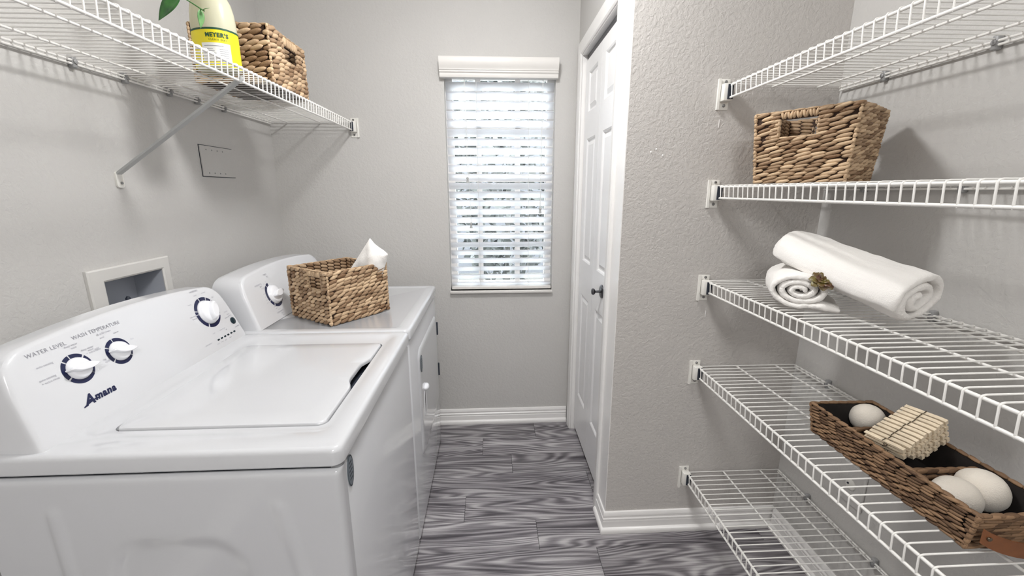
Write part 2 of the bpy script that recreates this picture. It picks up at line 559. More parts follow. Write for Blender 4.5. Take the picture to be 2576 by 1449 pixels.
# ---------------------------------------------------------------- window
w1 = thing('window_1', 'white gridded window behind the horizontal blind', 'window', ((WX0+WX1)/2, D+.06, WZ0), kind='structure')
yg = D+.095
mb = MB()
f = .035
mb.box(WX0, WX0+f, yg-.03, yg+.02, WZ0, WZ1).box(WX1-f, WX1, yg-.03, yg+.02, WZ0, WZ1).box(WX0+f, WX1-f, yg-.03, yg+.02, WZ0, WZ0+f).box(WX0+f, WX1-f, yg-.03, yg+.02, WZ1-f, WZ1)
child(mb, 'window_frame', M['trim'], w1)
zmid = 1.475
child(MB().box(WX0+f, WX1-f, yg-.028, yg+.018, zmid-.022, zmid+.022), 'meeting_rail', M['trim'], w1)
vx = [WX0+f, -.064, .150, WX1-f]
vz = [(WZ0+f, 1.135), (1.165, zmid-.022), (zmid+.022, 1.735), (1.765, WZ1-f)]
for x in vx[1:3]:
    child(MB().box(x-.014, x+.014, yg-.018, yg+.010, WZ0+f, WZ1-f), 'muntin', M['trim'], w1)
for z in (1.15, 1.75):
    child(MB().box(WX0+f, WX1-f, yg-.018, yg+.010, z-.014, z+.014), 'muntin', M['trim'], w1)
for i in range(3):
    for a, b2 in vz:
        xa = vx[i]+(.014 if i else 0); xb = vx[i+1]-(.014 if i < 2 else 0)
        child(MB().box(xa, xb, yg-.004, yg-.001, a, b2), 'pane', M['glass'], w1)
child(MB().rbox(WX0-.004, WX1+.002, D-.022, D+.07, WZ0-.014, WZ0, .003), 'window_sill', M['valance'], w1, 40)

# blind
bl = thing('window_blind', 'white faux-wood horizontal blind with moulded valance in the window', 'blind', ((WX0+WX1)/2, D-.01, WZ0))
vp = [(-.002, 1.966), (-.034, 1.966), (-.036, 1.972), (-.036, 1.984), (-.039, 1.988), (-.042, 1.990), (-.042, 1.996), (-.046, 1.999), (-.046, 2.006), (-.050, 2.012), (-.054, 2.030), (-.056, 2.052), (-.054, 2.058), (-.002, 2.058)]
child(MB().loft([[(x, D+a, z) for a, z in vp] for x in (WX0-.018, WX1+.008)]), 'valance', M['valance'], bl, 35)
child(MB().box(WX0+.01, WX1-.01, D+.004, D+.05, 1.985, 2.015), 'head_rail', M['valance'], bl)
NS, PIT = 24, .0461
zs0 = 1.952
th = R(40)
random.seed(9)
sl = None
ys = D+.026
for i in range(NS):
    z = zs0-i*PIT-.016
    if sl is None:
        mb = MB()
        w = .0255
        loops = []
        for k in range(9):
            s_ = -w+2*w*k/8
            crown = .0022*(1-(s_/w)**2)
            loops.append((s_, crown))
        sec = [(s_, c+.0013) for s_, c in loops]+[(s_, c-.0013) for s_, c in reversed(loops)]
        out = []
        xs = [WX0+.006+(WX1-WX0-.012)*q/6 for q in range(7)]
        xc = (WX0+WX1)/2
        for x in xs:
            out.append([(x-xc, s_*math.cos(th)+c*math.sin(th), -s_*math.sin(th)+c*math.cos(th)) for s_, c in sec])
        mb.loft(out)
        sl = mb.obj('slat', M['slat'], bl, 40)
        o = sl
    else:
        o = sl.copy(); COL.objects.link(o); o.parent = bl
    o.location = Vector(((WX0+WX1)/2, ys, z))-Vector(bl.location)
    o.rotation_euler = (R(random.uniform(-2, 2)), R(random.uniform(-.25, .35)), 0)
zb = zs0-NS*PIT
child(MB().rbox(WX0+.005, WX1-.005, ys-.026, ys+.026, WZ0+.006, WZ0+.022, .003), 'bottom_rail', M['valance'], bl, 40)
for x in (-.071, .204):
    for yo in (-.024, .024):
        child(MB().tube([(x, ys+yo, 1.99), (x+.004, ys+yo, WZ0+.022)], .0009, 5), 'ladder_cord', M['cord'], bl)
def pull(x, zt, dx):
    c = child(MB().tube([(x, D-.008, 1.97), (x+dx*.5, D-.010, (1.97+zt)/2), (x+dx, D-.008, zt)], .0010, 5), 'pull_cord', M['cord'], bl)
    sub(MB().lathe([(.002, 0), (.006, -.004), (.007, -.010), (.0045, -.014), (.0065, -.026), (.008, -.032)], (x+dx, D-.008, zt), (0, 0, 1), 12), 'tassel', M['brace'], c, 50)
pull(-.132, 1.478, .006); pull(-.130, 1.235, .018); pull(.279, 1.316, -.010); pull(.273, 1.314, -.002)

# ---------------------------------------------------------------- outside the window
tag(MB().box(-8, 8, D+TH+.02, 14, -.5, -.35).obj('ground', M['ground']), 'pale ground outside the window', 'ground', kind='structure')
nb = thing('neighbour_house', 'pale stucco house wall beyond the window', 'building', (0, 9, -.35))
child(MB().box(-6, 6, 9, 9.3, -.35, 4.2), 'wall', M['stucco'], nb)
child(MB().loft([[(x, 8.6, 4.2), (x, 9.8, 4.8), (x, 9.8, 4.9), (x, 8.6, 4.3)] for x in (-6.3, 6.3)]), 'roof', M['ground'], nb)
random.seed(12)
for bx, by, bh, br in ((-1.3, 5.0, 2.7, .8), (.25, 6.8, 3.8, 1.0), (1.7, 5.0, 2.6, .8)):
    sh = thing('shrub', {-1.3: 'leafy grey-green shrub outside, seen through the blind beside the cords', .25: 'tallest leafy shrub outside behind the blind', 1.7: 'leafy shrub outside on the closet side of the window'}[bx], 'shrub', (bx, by, -.35))
    mb = MB()
    for q in range(2200):
        a = random.uniform(0, 2*PI); u = random.uniform(-1, 1); rr_ = random.uniform(.5, 1)**.5
        c = Vector((bx+br*rr_*math.sqrt(1-u*u)*math.cos(a), by+br*rr_*math.sqrt(1-u*u)*math.sin(a), -.1+bh*.5+bh*.5*rr_*u))
        t1 = Vector((random.gauss(0, 1), random.gauss(0, 1), random.gauss(0, 1))).normalized()
        t2 = t1.cross(Vector((random.gauss(0, 1), random.gauss(0, 1), random.gauss(0, 1)))).normalized()
        l = random.uniform(.07, .12)
        mb.add([c-t1*l, c+t2*l*.45, c+t1*l, c-t2*l*.45], [(0, 1, 2, 3)])
    fo = mb.obj('foliage', M['hedge'], sh, off=(bx, by, -.35), fixn=False); fo['kind'] = 'stuff'
    child(MB().tube([(bx, by, -.35), (bx+.03, by, -.1+bh*.6)], [.05, .02], 8), 'trunk', M['ground'], sh)

# ---------------------------------------------------------------- ceiling light outside the frame, plus an added unseen fill light
def ceiling_or_fill_light(pos, s, label, rad=.105):
    l = thing('ceiling_or_fill_light', label, 'ceiling light', pos)
    mb = MB().lathe([(rad*1.08, -.0005), (rad*1.08, -.018), (rad*.98, -.022)], pos, n=32)
    child(mb, 'light_base', M['trim'], l, 40)
    mb = MB().lathe([(rad, -.022), (rad*.97, -.045), (rad*.80, -.066), (rad*.5, -.080), (rad*.15, -.086)], pos, n=32)
    child(mb, 'diffuser', emit('lamp glass', (.985, .98, .975), s), l, 60)
ceiling_or_fill_light(LAMP_POS, LAMP_STRENGTH, 'round flush ceiling light over the floor between machines and shelves')
ceiling_or_fill_light(FILL_POS, FILL_STRENGTH, 'added round fill light near the wall opposite the window', .24)  # fill light added to brighten the washer's side panel

# ================================================================ LAUNDRY MACHINES
XF = -0.296
ZT = 0.92
def emboss(u, v):
    """relief of the pressed steel side panel; u = x, v = z"""
    def cap(x0, x1, ztop, rad):
        dx = max(x0-u, 0, u-x1); dz = max(v-ztop, 0)
        return math.hypot(dx, dz)-rad
    def sm(d, w): 
        t_ = min(1, max(0, .5-d/w)); return t_*t_*(3-2*t_)
    h = 0
    h += .0035*sm(cap(-.855, -.853, .792, .010), .014)
    sl_ = (.80-v)*.17
    def cap2():
        c = -.428+sl_
        dx = abs(u-c); dz = max(v-.79, 0)
        return math.hypot(dx, dz)-.012
    h += .0035*sm(cap2(), .020)
    wdt = .10
    sp = max(0, .70-v)*.15
    dx = max(-.70-sp-u, 0, u-(-.585+sp)); dz = max(v-.655, 0)
    h -= .007*sm(math.hypot(dx, dz)-.060, .045)
    return h

def machine(name, label, cat, y0, y1, cx, cut=0.0):
    """cabinet shared by both machines; cx = console base x"""
    t = thing(name, label, cat, ((XF-.99)/2, (y0+y1)/2, 0))
    g = .003
    xb = -.985
    lp = []
    for e, z in ((.004, .025), (0, .03), (0, .862), (.003, .868), (.010, .8705)):
        lp.append([(p[0], p[1], z) for p in rr(xb+e, XF-.0065-e, y0+g+cut+e, y1-g-e, .014, 5)])
    child(MB().loft(lp), 'cabinet', M['enamel'], t, 35)
    child(MB().box(xb+.02, XF-.03, y0+.02, y1-.02, .86, .884), 'top_seam', M['gap'], t)
    for fx, fy in ((xb+.05, y0+.05), (xb+.05, y1-.05), (XF-.06, y0+.05), (XF-.06, y1-.05)):
        child(MB().lathe([(.02, 0), (.02, .012), (.010, .014), (.010, .03)], (fx, fy, 0), n=14), 'foot', M['gap'], t, 40)
    return t, xb

def oval_badge(t, y, z, ry, rz, x):
    mb = MB().loft([[(x+dx, y+ry*s*math.cos(2*PI*k/28), z+rz*s*math.sin(2*PI*k/28)) for k in range(28)] for dx, s in ((0, 1), (.0012, 1), (.0015, .93))])
    b_ = child(mb, 'badge', M['badge'], t, 30)
    rim = MB()
    for k in range(28):
        a0, a1 = 2*PI*k/28, 2*PI*(k+1)/28
        rim.add([(x+.0016, y+ry*s*math.cos(a), z+rz*s*math.sin(a)) for a in (a0, a1) for s in (.9, 1.0)], [(0, 1, 3, 2)])
    sub(rim, 'badge_rim', M['badge_dk'], b_)
    mb = MB()
    for i in range(5):
        zz = z+rz*(.55-.26*i); w = ry*.55*math.sqrt(max(.1, 1-((zz-z)/rz)**2))
        mb.add([(x+.0019, y-w, zz-rz*.05), (x+.0019, y+w, zz-rz*.05), (x+.0019, y+w, zz+rz*.05), (x+.0019, y-w, zz+rz*.05)], [(0, 1, 2, 3)])
    sub(mb, 'badge_print', M['badge_dk'], b_)

TILT = R(20)
class Face:
    """console face frame: y along the machine, h up the tilted face"""
    def __init__(s, cx): s.cx = cx
    def __call__(s, y, h, d=0):
        return (s.cx-h*math.sin(TILT)+d*math.cos(TILT), y, ZT+h*math.cos(TILT)+d*math.sin(TILT))

def console(t, y0, y1, cx, xb):
    F = Face(cx)
    yc = (y0+y1)/2; hw = (y1-y0)/2
    half = []
    def bez(p0, p1, p2, n):
        return [((1-q)**2*p0[0]+2*q*(1-q)*p1[0]+q*q*p2[0], (1-q)**2*p0[1]+2*q*(1-q)*p1[1]+q*q*p2[1]) for q in [k/n for k in range(n+1)]]
    half += [(hw, 0), (hw-.006, .06), (hw-.014, .128)]
    half += bez((hw-.018, .145), (hw-.026, .190), (hw-.072, .199), 8)
    half += [(hw*q, .2155-.0165*(q*hw/(hw-.072))**2) for q in (.68, .55, .4, .2, 0)]
    pts = [(yc+a, h) for a, h in half]+[(yc-a, h) for a, h in reversed(half[:-1])]
    def ins(p, e):
        y, h = p
        return (yc+(y-yc)*(1-e/hw), h if h < .005 else .1+(h-.1)*(1-e/.11))
    loops = []
    loops.append([(xb-.002, p[0], F(*p)[2]+.0) for p in [ins(p, .01) for p in pts]])
    loops.append([((F(*p)[0]+xb)/2-.02, p[0], F(*p)[2]) for p in [ins(p, .002) for p in pts]])
    loops.append([F(p[0], p[1], -.014) for p in pts])
    loops.append([F(*ins(p, .0015), -.005) for p in pts])
    loops.append([F(*ins(p, .006), -.0008) for p in pts])
    loops.append([F(*ins(p, .011), 0) for p in pts])
    return child(MB().loft(loops), 'console', M['console'], t, 40), F

def ring(F, y, h, ri, ro, segs, d=.0006):
    mb = MB()
    for a0, a1 in segs:
        n = max(2, int(abs(a1-a0)/6))
        vs = []
        for k in range(n+1):
            a = R(a0+(a1-a0)*k/n)
            for r_ in (ri, ro):
                vs.append(F(y+r_*math.cos(a), h+r_*math.sin(a), d))
        mb.add(vs, [(2*k, 2*k+1, 2*k+3, 2*k+2) for k in range(n)])
    return mb

def knob(c, F, y, h, r, blade_ang, blade_len, hgt=.020):
    n = 32
    def circ(rad, d): return [F(y+rad*math.cos(2*PI*k/n), h+rad*math.sin(2*PI*k/n), d) for k in range(n)]
    mb = MB().loft([circ(r*1.05, .0008), circ(r*1.05, .003), circ(r*.99, .005), circ(r*.95, hgt*.55), circ(r*.86, hgt*.72), circ(r*.55, hgt*.80), circ(r*.1, hgt*.82)])
    kb = sub(mb, 'knob', M['knob'], c, 50)
    # grip blade: pointed lens shape
    ca, sa = math.cos(blade_ang), math.sin(blade_ang)
    def lens(sc, d):
        pts = []
        m_ = 14
        for k in range(m_+1):
            s_ = -1+2*k/m_
            pts.append((s_*blade_len*sc, (.30*(1-abs(s_)**2.2)+.06)*r*sc))
        pts += [(a, -b_) for a, b_ in reversed(pts)]
        return [F(y+a*ca-b_*sa, h+a*sa+b_*ca, d) for a, b_ in pts]
    mb = MB().loft([lens(1, hgt*.35), lens(1, hgt*1.15), lens(.95, hgt*1.4), lens(.86, hgt*1.5)])
    sub(mb, 'grip', M['knob'], kb if False else c, 40)

def text(body, F, y, h, size, mat, parent, name='lettering', shear=0, bold=0, align='CENTER', d=.0007, ang=0, space=1.0):
    cu = bpy.data.curves.new(name, 'FONT')
    cu.body = body; cu.size = size; cu.shear = shear; cu.offset = bold; cu.align_x = align; cu.align_y = 'CENTER'
    cu.space_character = space
    cu.resolution_u = 2
    tmp = bpy.data.objects.new('tmp', cu)
    COL.objects.link(tmp)
    dg = bpy.context.evaluated_depsgraph_get()
    me = bpy.data.meshes.new_from_object(tmp.evaluated_get(dg))
    bpy.data.objects.remove(tmp)
    bpy.data.curves.remove(cu)
    pl = Vector(parent.parent.location) if parent.parent else Vector(parent.location)
    ca, sa = math.cos(ang), math.sin(ang)
    for v in me.vertices:
        a, b_ = v.co.x, v.co.y
        v.co = Vector(F(y+a*ca-b_*sa, h+a*sa+b_*ca, d))-pl
    me.materials.clear()
    me.materials.append(mat)
    me.name = name
    o = bpy.data.objects.new(name, me)
    COL.objects.link(o)
    o.parent = parent
    return o

# ---- washer
WY0, WY1, DY1 = .7285, 1.4285, 2.1654
wa, xb = machine('washing_machine', 'white top-load washing machine with three-knob console and closed lid', 'washing machine', WY0, WY1, -.855, .015)
# pressed side panel, facing the room entrance: a skin that wraps round the front corner
prof = [(-.985+(XF-.020+.985)*i/130, 0.0) for i in range(131)]
prof += [(XF-.020+.014*math.sin(R(a_)), .014-.014*math.cos(R(a_))) for a_ in (15, 30, 45, 60, 75, 90)]
prof += [(XF-.006, .03)]
zz_ = [.03+(.858-.03)*j/120 for j in range(121)]+[.863, .867, .8695]
nz_ = len(zz_)
vs = []; fs = []
for j, v in enumerate(zz_):
    rd = 0 if v <= .858 else {.863: .001, .867: .004, .8695: .009}[v]
    for (u, dy) in prof:
        vs.append((u, WY0+.003+dy+rd-(emboss(u, v) if dy == 0 else 0), v))
m_ = len(prof)
for j in range(nz_-1):
    for i in range(m_-1):
        a = j*m_+i
        fs.append((a, a+1, a+m_+1, a+m_))
child(MB().add(vs, fs), 'side_panel', M['enamel'], wa, 60)
# top with lid opening
lx0, lx1, ly0, ly1 = -.795, -.362, .824, 1.311
def L(x0, x1, y0, y1, r, z, notch=0):
    pts = rr(x0, x1, y0, y1, r, 6, 24)
    out = []
    for (x, y) in pts:
        if notch and x > x1-.004 and 1.0 < y < 1.18:
            q = (y-1.0)/.18
            x -= notch*min(1, math.sin(PI*q)*1.6)
        out.append((x, y, z))
    return out
ox0, ox1, oy0, oy1 = -.985, XF, WY0, WY1-.002
lp = [L(ox0+.006, ox1-.006, oy0+.006, oy1-.006, .016, .878), L(ox0, ox1, oy0, oy1, .020, .884), L(ox0, ox1, oy0, oy1, .020, .909),
      L(ox0+.002, ox1-.002, oy0+.002, oy1-.002, .020, .915), L(ox0+.006, ox1-.006, oy0+.006, oy1-.006, .020, .919), L(ox0+.012, ox1-.012, oy0+.012, oy1-.012, .020, .92),
      L(-.825, -.338, .790, 1.384, .030, .92), L(-.819, -.345, .797, 1.376, .028, .9165), L(lx0-.004, lx1+.004, ly0-.004, ly1+.004, .022, .916), L(lx0-.004, lx1+.004, ly0-.004, ly1+.004, .022, .890)]
top = child(MB().loft(lp, True, False), 'top_panel', M['enamel'], wa, 40)
child(MB().box(lx0-.01, lx1+.03, ly0-.01, ly1+.01, .8845, .890), 'lid_well', M['gap'], wa)
lp = [L(lx0, lx1, ly0, ly1, .018, .910, .017), L(lx0, lx1, ly0, ly1, .018, .916, .017), L(lx0+.002, lx1-.002, ly0+.002, ly1-.002, .018, .9197, .016), L(lx0+.007, lx1-.007, ly0+.007, ly1-.007, .017, .9215, .012), L(lx0+.05, lx1-.05, ly0+.05, ly1-.05, .015, .9225)]
child(MB().loft(lp), 'lid', M['enamel'], wa, 40)
oval_badge(wa, .783, .833, .017, .036, XF-.0062)
con, F = console(wa, .742, 1.4275, -.855, xb)
rg = sub(ring(F, .885, .118, .0240, .0335, [(-42+2, 40), (46, 96), (101, 128), (134, 206), (212, 318)]), 'dial_ring', M['navy'], con)
sub(ring(F, .987, .118, .0232, .0325, [(-38, 92), (97, 143), (148, 214), (220, 318)]), 'dial_ring', M['navy'], con)
sub(ring(F, 1.31, .120, .0390, .0500, [(40, 62), (66, 98), (103, 160), (164, 174), (177, 238), (244, 332), (-22, 36)]), 'dial_ring', M['navy'], con)
knob(con, F, .885, .118, .0235, R(-8), .0305, .015)
knob(con, F, .987, .118, .0228, R(-14), .0295, .015)
knob(con, F, 1.31, .120, .0365, R(62), .030, .020)
text('WATER LEVEL', F, .852, .177, .0118, M['print'], con, space=1.1)
text('WASH TEMPERATURE', F, .968, .1815, .0118, M['print'], con, space=1.05)
text('all cold rinses', F, .978, .1705, .0068, M['print2'], con)
for s_, y, h in (('deep water', .898, .167+.002), ('wash', .901, .1625), ('auto sensing', .833, .150), ('auto sensing', .824, .124), ('+ extra rinse', .826, .1165), ('cool', .968, .1615), ('warm', 1.005, .1615), ('cold', .943, .143), ('hot', 1.033, .133), ('tap', .945, .113), ('cold', .948, .107), ('deep water', .925, .1505), ('wash', .930, .1455), ('+ extra rinse', .934, .140)):
    text(s_, F, y, h, .0066, M['print2'], con)
text('NORMAL', F, 1.300, .194, .0085, M['print2'], con)
for s_, y, h in (('heavy', 1.297, .181), ('normal', 1.335, .181), ('light', 1.362, .158), ('heavy', 1.258, .160), ('bulky items', 1.248, .124), ('& sheets', 1.250, .116), ('delicates', 1.376, .080), ('soak', 1.288, .053), ('rinse & spin', 1.330, .053), ('off', 1.345, .046), ('START', 1.384, .098), ('pause', 1.388, .089), ('unlock', 1.392, .082), ('lid locked', 1.400, .040), ('cycle status', 1.245, .030), ('wash', 1.283, .018), ('rinse', 1.302, .018), ('spin', 1.320, .018), ('done', 1.345, .018)):
    text(s_, F, y, h, .0062, M['print2'], con)
sub(MB().loft([[F(1.394+.0115*s_*math.cos(2*PI*k/20), .062+.0115*s_*math.sin(2*PI*k/20), d) for k in range(20)] for d, s_ in ((0, 1), (.002, 1), (.003, .85))]), 'start_button', M['button'], con, 40)
for k in range(6):
    y = 1.292+k*.0165; h = .0285
    sub(MB().loft([[F(y+a*.0042, h+b_*.0024, d) for a, b_ in ((-1, -1), (1, -1), (1, 1), (-1, 1))] for d in (0, .0012)]), 'indicator_light', M['button'], con)
# maker's script: heavy slanted letters with a crossing stroke
text('A', F, .866, .048, .031, M['navy'], con, 'logo', .35, .0011)
text('mana', F, .9045, .0475, .0220, M['navy'], con, 'logo', .30, .0010, space=1.12)
mb = MB()
pts = [(.850, .038), (.861, .0415), (.876, .0445), (.888, .0435)]
for (a, b_), (c_, e_) in zip(pts[:-1], pts[1:]):
    mb.add([F(a, b_-.0014, .0008), F(c_, e_-.0014, .0008), F(c_, e_+.0014, .0008), F(a, b_+.0014, .0008)], [(0, 1, 2, 3)])
sub(mb, 'logo', M['navy'], con)

# ---- dryer
dr, xb = machine('clothes_dryer', 'white front-load dryer with one-knob console beside the window', 'dryer', WY1, DY1, -.825)
oy0, oy1 = WY1+.001, DY1
def L2(e, r, z): return [(p[0], p[1], z) for p in rr(-.985+e, XF-e, oy0+e, oy1-e, r, 6)]
child(MB().loft([L2(.006, .016, .878), L2(0, .02, .884), L2(0, .02, .909), L2(.002, .02, .915), L2(.006, .02, .919), L2(.012, .02, .92), L2(.040, .02, .92), L2(.044, .02, .9185)]), 'top_panel', M['enamel'], dr, 40)
# door: raised rounded panel on the front
lp = []
for e, dx in ((-.006, -.008), (-.006, -.004), (0, .002), (.006, .006), (.014, .0075), (.03, .008)):
    lp.append([(XF-.006+dx, p[0], p[1]) for p in rr(1.585+e, 2.12-e, .30+e, .775-e, .045, 8)])
dd = child(MB().loft(lp), 'dryer_door', M['enamel'], dr, 40)
sub(MB().loft([[(XF+.002+dx, p[0], p[1]) for p in rr(1.635+e, 1.700-e, .455+e, .575-e, .025, 6)] for e, dx in ((0, -.001), (.002, .0015), (.006, .0018), (.012, .0004))]), 'handle_recess', M['knob'], dd, 40)
sub(MB().ball((XF+.006, 1.675, .583), (.014, .026, .014)), 'door_handle', M['knob'], dd, 60)
for z in (.66, .43):
    sub(MB().rbox(XF-.004, XF+.006, 2.118, 2.128, z, z+.07, .002), 'hinge', M['gap'], dd)
oval_badge(dr, 1.612, .716, .018, .036, XF+.003)
con2, F2 = console(dr, 1.452, 2.142, -.822, xb)
yk, hk = 1.633, .096
sub(ring(F2, yk, hk, .0390, .0500, [(96, 118), (122, 200), (204, 232), (238, 306), (310, 345)]), 'dial_ring', M['navy'], con2)
knob(con2, F2, yk, hk, .0365, R(8), .032, .020)
for s_, y, h, sz in (('AUTOMATIC', 1.588, .150, .0085), ('DRY', 1.600, .141, .0085), ('more dry', 1.606, .133, .006), ('TIMED', 1.660, .178, .0085), ('DRY', 1.668, .168, .0085), ('70', 1.640, .152, .006), ('60', 1.625, .146, .006), ('normal', 1.597, .112, .006), ('less', 1.594, .100, .006), ('damp', 1.592, .088, .006), ('very dry', 1.594, .077, .006), ('wrinkle', 1.620, .052, .006), ('more', 1.628, .044, .006), ('normal', 1.640, .036, .006), ('AUTOMATIC', 1.640, .026, .0085), ('DRY', 1.648, .017, .0085), ('delicate', 1.653, .009, .006), ('OFF', 1.712, .060, .008), ('ELECTRIC', 2.10, .172, .007)):
    text(s_, F2, y-(.021 if y < 2 else 0), h, sz, M['print2'], con2)

# ================================================================ WIRE SHELVES
WR = .0019      # deck wire radius
RR = .0037      # rail radius
LIP = .045
def wire_shelf(label, xf, xw, z, y0, y1, ysp, yoff=0, dz=0.0, wall_end=None, clips=(), wall_clip_x=None, screws=()):
    """xf front edge x, xw wall x; deck runs along y from y0 to y1; deck surface top = z"""
    s = 1 if xw > xf else -1        # wall direction
    t = thing('wire_shelf', label, 'wire shelf', (xw, y1, z), group='white wire shelves')
    xb_ = xw-s*.010
    rails = [('front_rail', xf, -RR-2*WR), ('front_rail', xf, -LIP)]
    for fr_ in (.385, .775):
        rails.append(('support_rod', xf+(xw-xf)*fr_, -RR*.85-2*WR))
    rails.append(('back_rail', xb_-s*.002, -RR*.85-2*WR))
    rails.append(('back_rail', xb_-s*.001, -.016))
    for nm, x, h in rails:
        r_ = RR if 'front' in nm else RR*.85
        child(MB().tube([(x, y0, z+h), (x, y1, z+h)], r_, 8), nm, M['wire'], t, 50)
    # deck wire: over the front rail, then down behind the lower lip rail
    xo = xf-s*(RR*.6)
    pth = [(xb_, 0, -WR-.012), (xb_-s*.001, 0, -WR-.003), (xb_-s*.006, 0, -WR), (xf+s*.004, 0, -WR), (xo+s*.0005, 0, -WR-.0015), (xo-s*.0022, 0, -WR-.006), (xf-s*.001, 0, -LIP-.003)]
    pth = [(x-xw, y, h) for x, y, h in pth]
    w0 = MB().tube(pth, WR, 7).obj('deck_wire', M['wire'], t, 60)
    y = y1-yoff
    first = True
    while y > y0+.004:
        o = w0 if first else w0.copy()
        if not first:
            COL.objects.link(o); o.parent = t
        first = False
        o.location = (0, y-y1, 0)
        y -= ysp
    # wall clips that hold the back rail
    for yc in clips:
        mb = MB().rbox(xw-s*.016 if s > 0 else xw, xw if s > 0 else xw+.016, yc-.007, yc+.007, z-.026, z+.006, .003)
        mb.lathe([(.006, 0), (.006, .003), (.003, .005)], (xw-s*.016, yc, z-.010), (-s, 0, 0), 10)
        child(mb, 'wall_clip', M['clip'], t, 45)
    if wall_end is not None:
        # bracket: wall plate, cup and two screws
        yw = wall_end
        xa, xc_ = (xf-.030, xf+.012) if s > 0 else (xf-.012, xf+.030)
        mb = MB()
        mb.rbox(xa, xc_, yw-.004, yw-.0003, z-.079, z+.017, .0015)
        mb.box(xa if s > 0 else xc_-.008, xa+.008 if s > 0 else xc_, yw-.010, yw-.003, z-.079, z+.017)
        ca, cb = (xf-.020, xf+.010) if s > 0 else (xf-.010, xf+.020)
        mb.rbox(ca, cb, yw-.030, yw-.004, z-.054, z-.001, .002)
        bk = child(mb, 'end_bracket', M['bracket'], t, 40)
        sub(MB().box(xf-.0085, xf+.0085, yw-.0345, yw-.029, z-.050, z-.005), 'bracket_mouth', M['gap'], bk)
        for zz in (z+.008, z-.066):
            sub(MB().lathe([(.0048, 0), (.0048, .003), (.003, .0045)], (xf-s*.004, yw-.004, zz), (0, -1, 0), 10), 'screw', M['screw'], bk, 40)
    return t

Y_R0 = -.35
XS = .787
SHR = {'top': 1.7464, 'basket': 1.4228, 'towel': 1.085, 'tray': .7493, 'low': .2853}
cl = (1.30, 1.016, .735, .45, .165, -.12)
shelf_labels = {'top': 'empty uppermost white wire shelf of the five on the right-hand stack', 'basket': 'white wire shelf carrying the woven basket with cut-out handle',
                'towel': 'white wire shelf carrying the two rolled white towels', 'tray': 'white wire shelf carrying the brown compartment tray', 'low': 'empty lowest white wire shelf just above the floor'}
for k_, z in SHR.items():
    wire_shelf(shelf_labels[k_], XS, XR2, z, Y_R0, YS-.012, .0258, .066 if False else .006, wall_end=YS, clips=cl)
XLS, ZL = -.7135, 1.7555
ls = wire_shelf('long white wire shelf with slanted brace above the laundry machines', XLS, XL, ZL, -.6, D-.012, .0258, .006, wall_end=D, clips=(1.297, 1.463, 1.648, 1.792, 1.957, .98, .7, .4, .1, -.2))
# slanted support brace
yb_ = 1.345
A = Vector((XL+.004, yb_+.03, 1.452)); B = Vector((XLS+.002, yb_-.015, ZL-LIP-.002))
dv = (B-A).normalized(); wv_ = Vector((0, 1, 0)); wv_ = (wv_-dv*wv_.dot(dv)).normalized(); nv = dv.cross(wv_)
mb = MB()
loops = []
for q in (A, B):
    loops.append([q+wv_*.0095, q+wv_*.0095+nv*.006, q+wv_*.0075+nv*.006, q+wv_*.0075+nv*.002, q-wv_*.0075+nv*.002, q-wv_*.0075+nv*.006, q-wv_*.0095+nv*.006, q-wv_*.0095])
mb.loft(loops)
br = child(mb, 'brace', M['brace'], ls)
sub(MB().tube([B+Vector((0, .0, -.002)), B+Vector((.006, 0, .006)), B+Vector((.006, 0, .012))], .005, 8), 'brace_hook', M['brace'], br, 50)
sub(MB().loft([[(XL+dx, y, z) for y, z in rr(A.y-.013, A.y+.013, 1.414, 1.462, .009, 5)] for dx in (.0003, .006)]), 'brace_foot', M['bracket'], br, 40)
sub(MB().lathe([(.004, 0), (.004, .003)], (XL+.006, A.y+.002, 1.428), (1, 0, 0), 10), 'screw', M['screw'], br)

# ---------------------------------------------------------------- wall fittings
wcl = bpy.data.objects['wall_closet']
for x, z in ((.548, 1.532), (.566, 1.541), (.590, 1.521)):
    MB().ball((x, YS, z), (.0035, .0018, .0035), 10, 6).obj('filled_hole', M['trim'], wcl, 60)
for x, z in ((.776, 1.638), (.800, .965)):
    MB().tube([(x, YS, z), (x, YS-.0008, z-.012), (x, YS, z-.026)], .0011, 6).obj('paint_drip', M['trim'], wcl, 60)
ob = thing('washer_outlet_box', 'recessed white washer outlet box in the wall behind the washing machine', 'outlet box', (XL, 1.35, 1.0))
mb = MB()
FY0, FY1, FZ0, FZ1 = 1.197, 1.500, .945, 1.185
loops = []
for (a, b2, c, d_, x) in ((FY0, FY1, FZ0, FZ1, .0003), (FY0, FY1, FZ0, FZ1, .008), (FY0+.004, FY1-.004, FZ0+.004, FZ1-.004, .011), (BY0-.004, BY1+.004, BZ0-.004, BZ1+.004, .011), (BY0+.001, BY1-.001, BZ0+.001, BZ1-.001, .008), (BY0+.001, BY1-.001, BZ0+.001, BZ1-.001, -.095)):
    loops.append([(XL+x, a, c), (XL+x, b2, c), (XL+x, b2, d_), (XL+x, a, d_)])
mb.loft(loops, False, True)
child(mb, 'box_frame', M['boxw'], ob)
q = MB()
q.loft([[(XL+x, a, c), (XL+x, b2, c), (XL+x, b2, d_), (XL+x, a, d_)] for (a, b2, c, d_, x) in ((BY0+.002, BY1-.002, BZ0+.002, BZ1-.002, .006), (BY0+.002, BY1-.002, BZ0+.002, BZ1-.002, -.09))], False, True)
child(q, 'box_recess_shade', M['recess'], ob)  # inner skin, its grey stands in for shade in the recess
mb = MB().lathe([(.010, 0), (.012, .025), (.008, .03), (.007, .06), (.003, .066)], (XL-.049, 1.378, BZ0+.020), (0, 0, 1), 14)
mb.lathe([(.009, 0), (.009, .022)], (XL-.049, 1.378, BZ0+.0015), (0, 0, 1), 12)
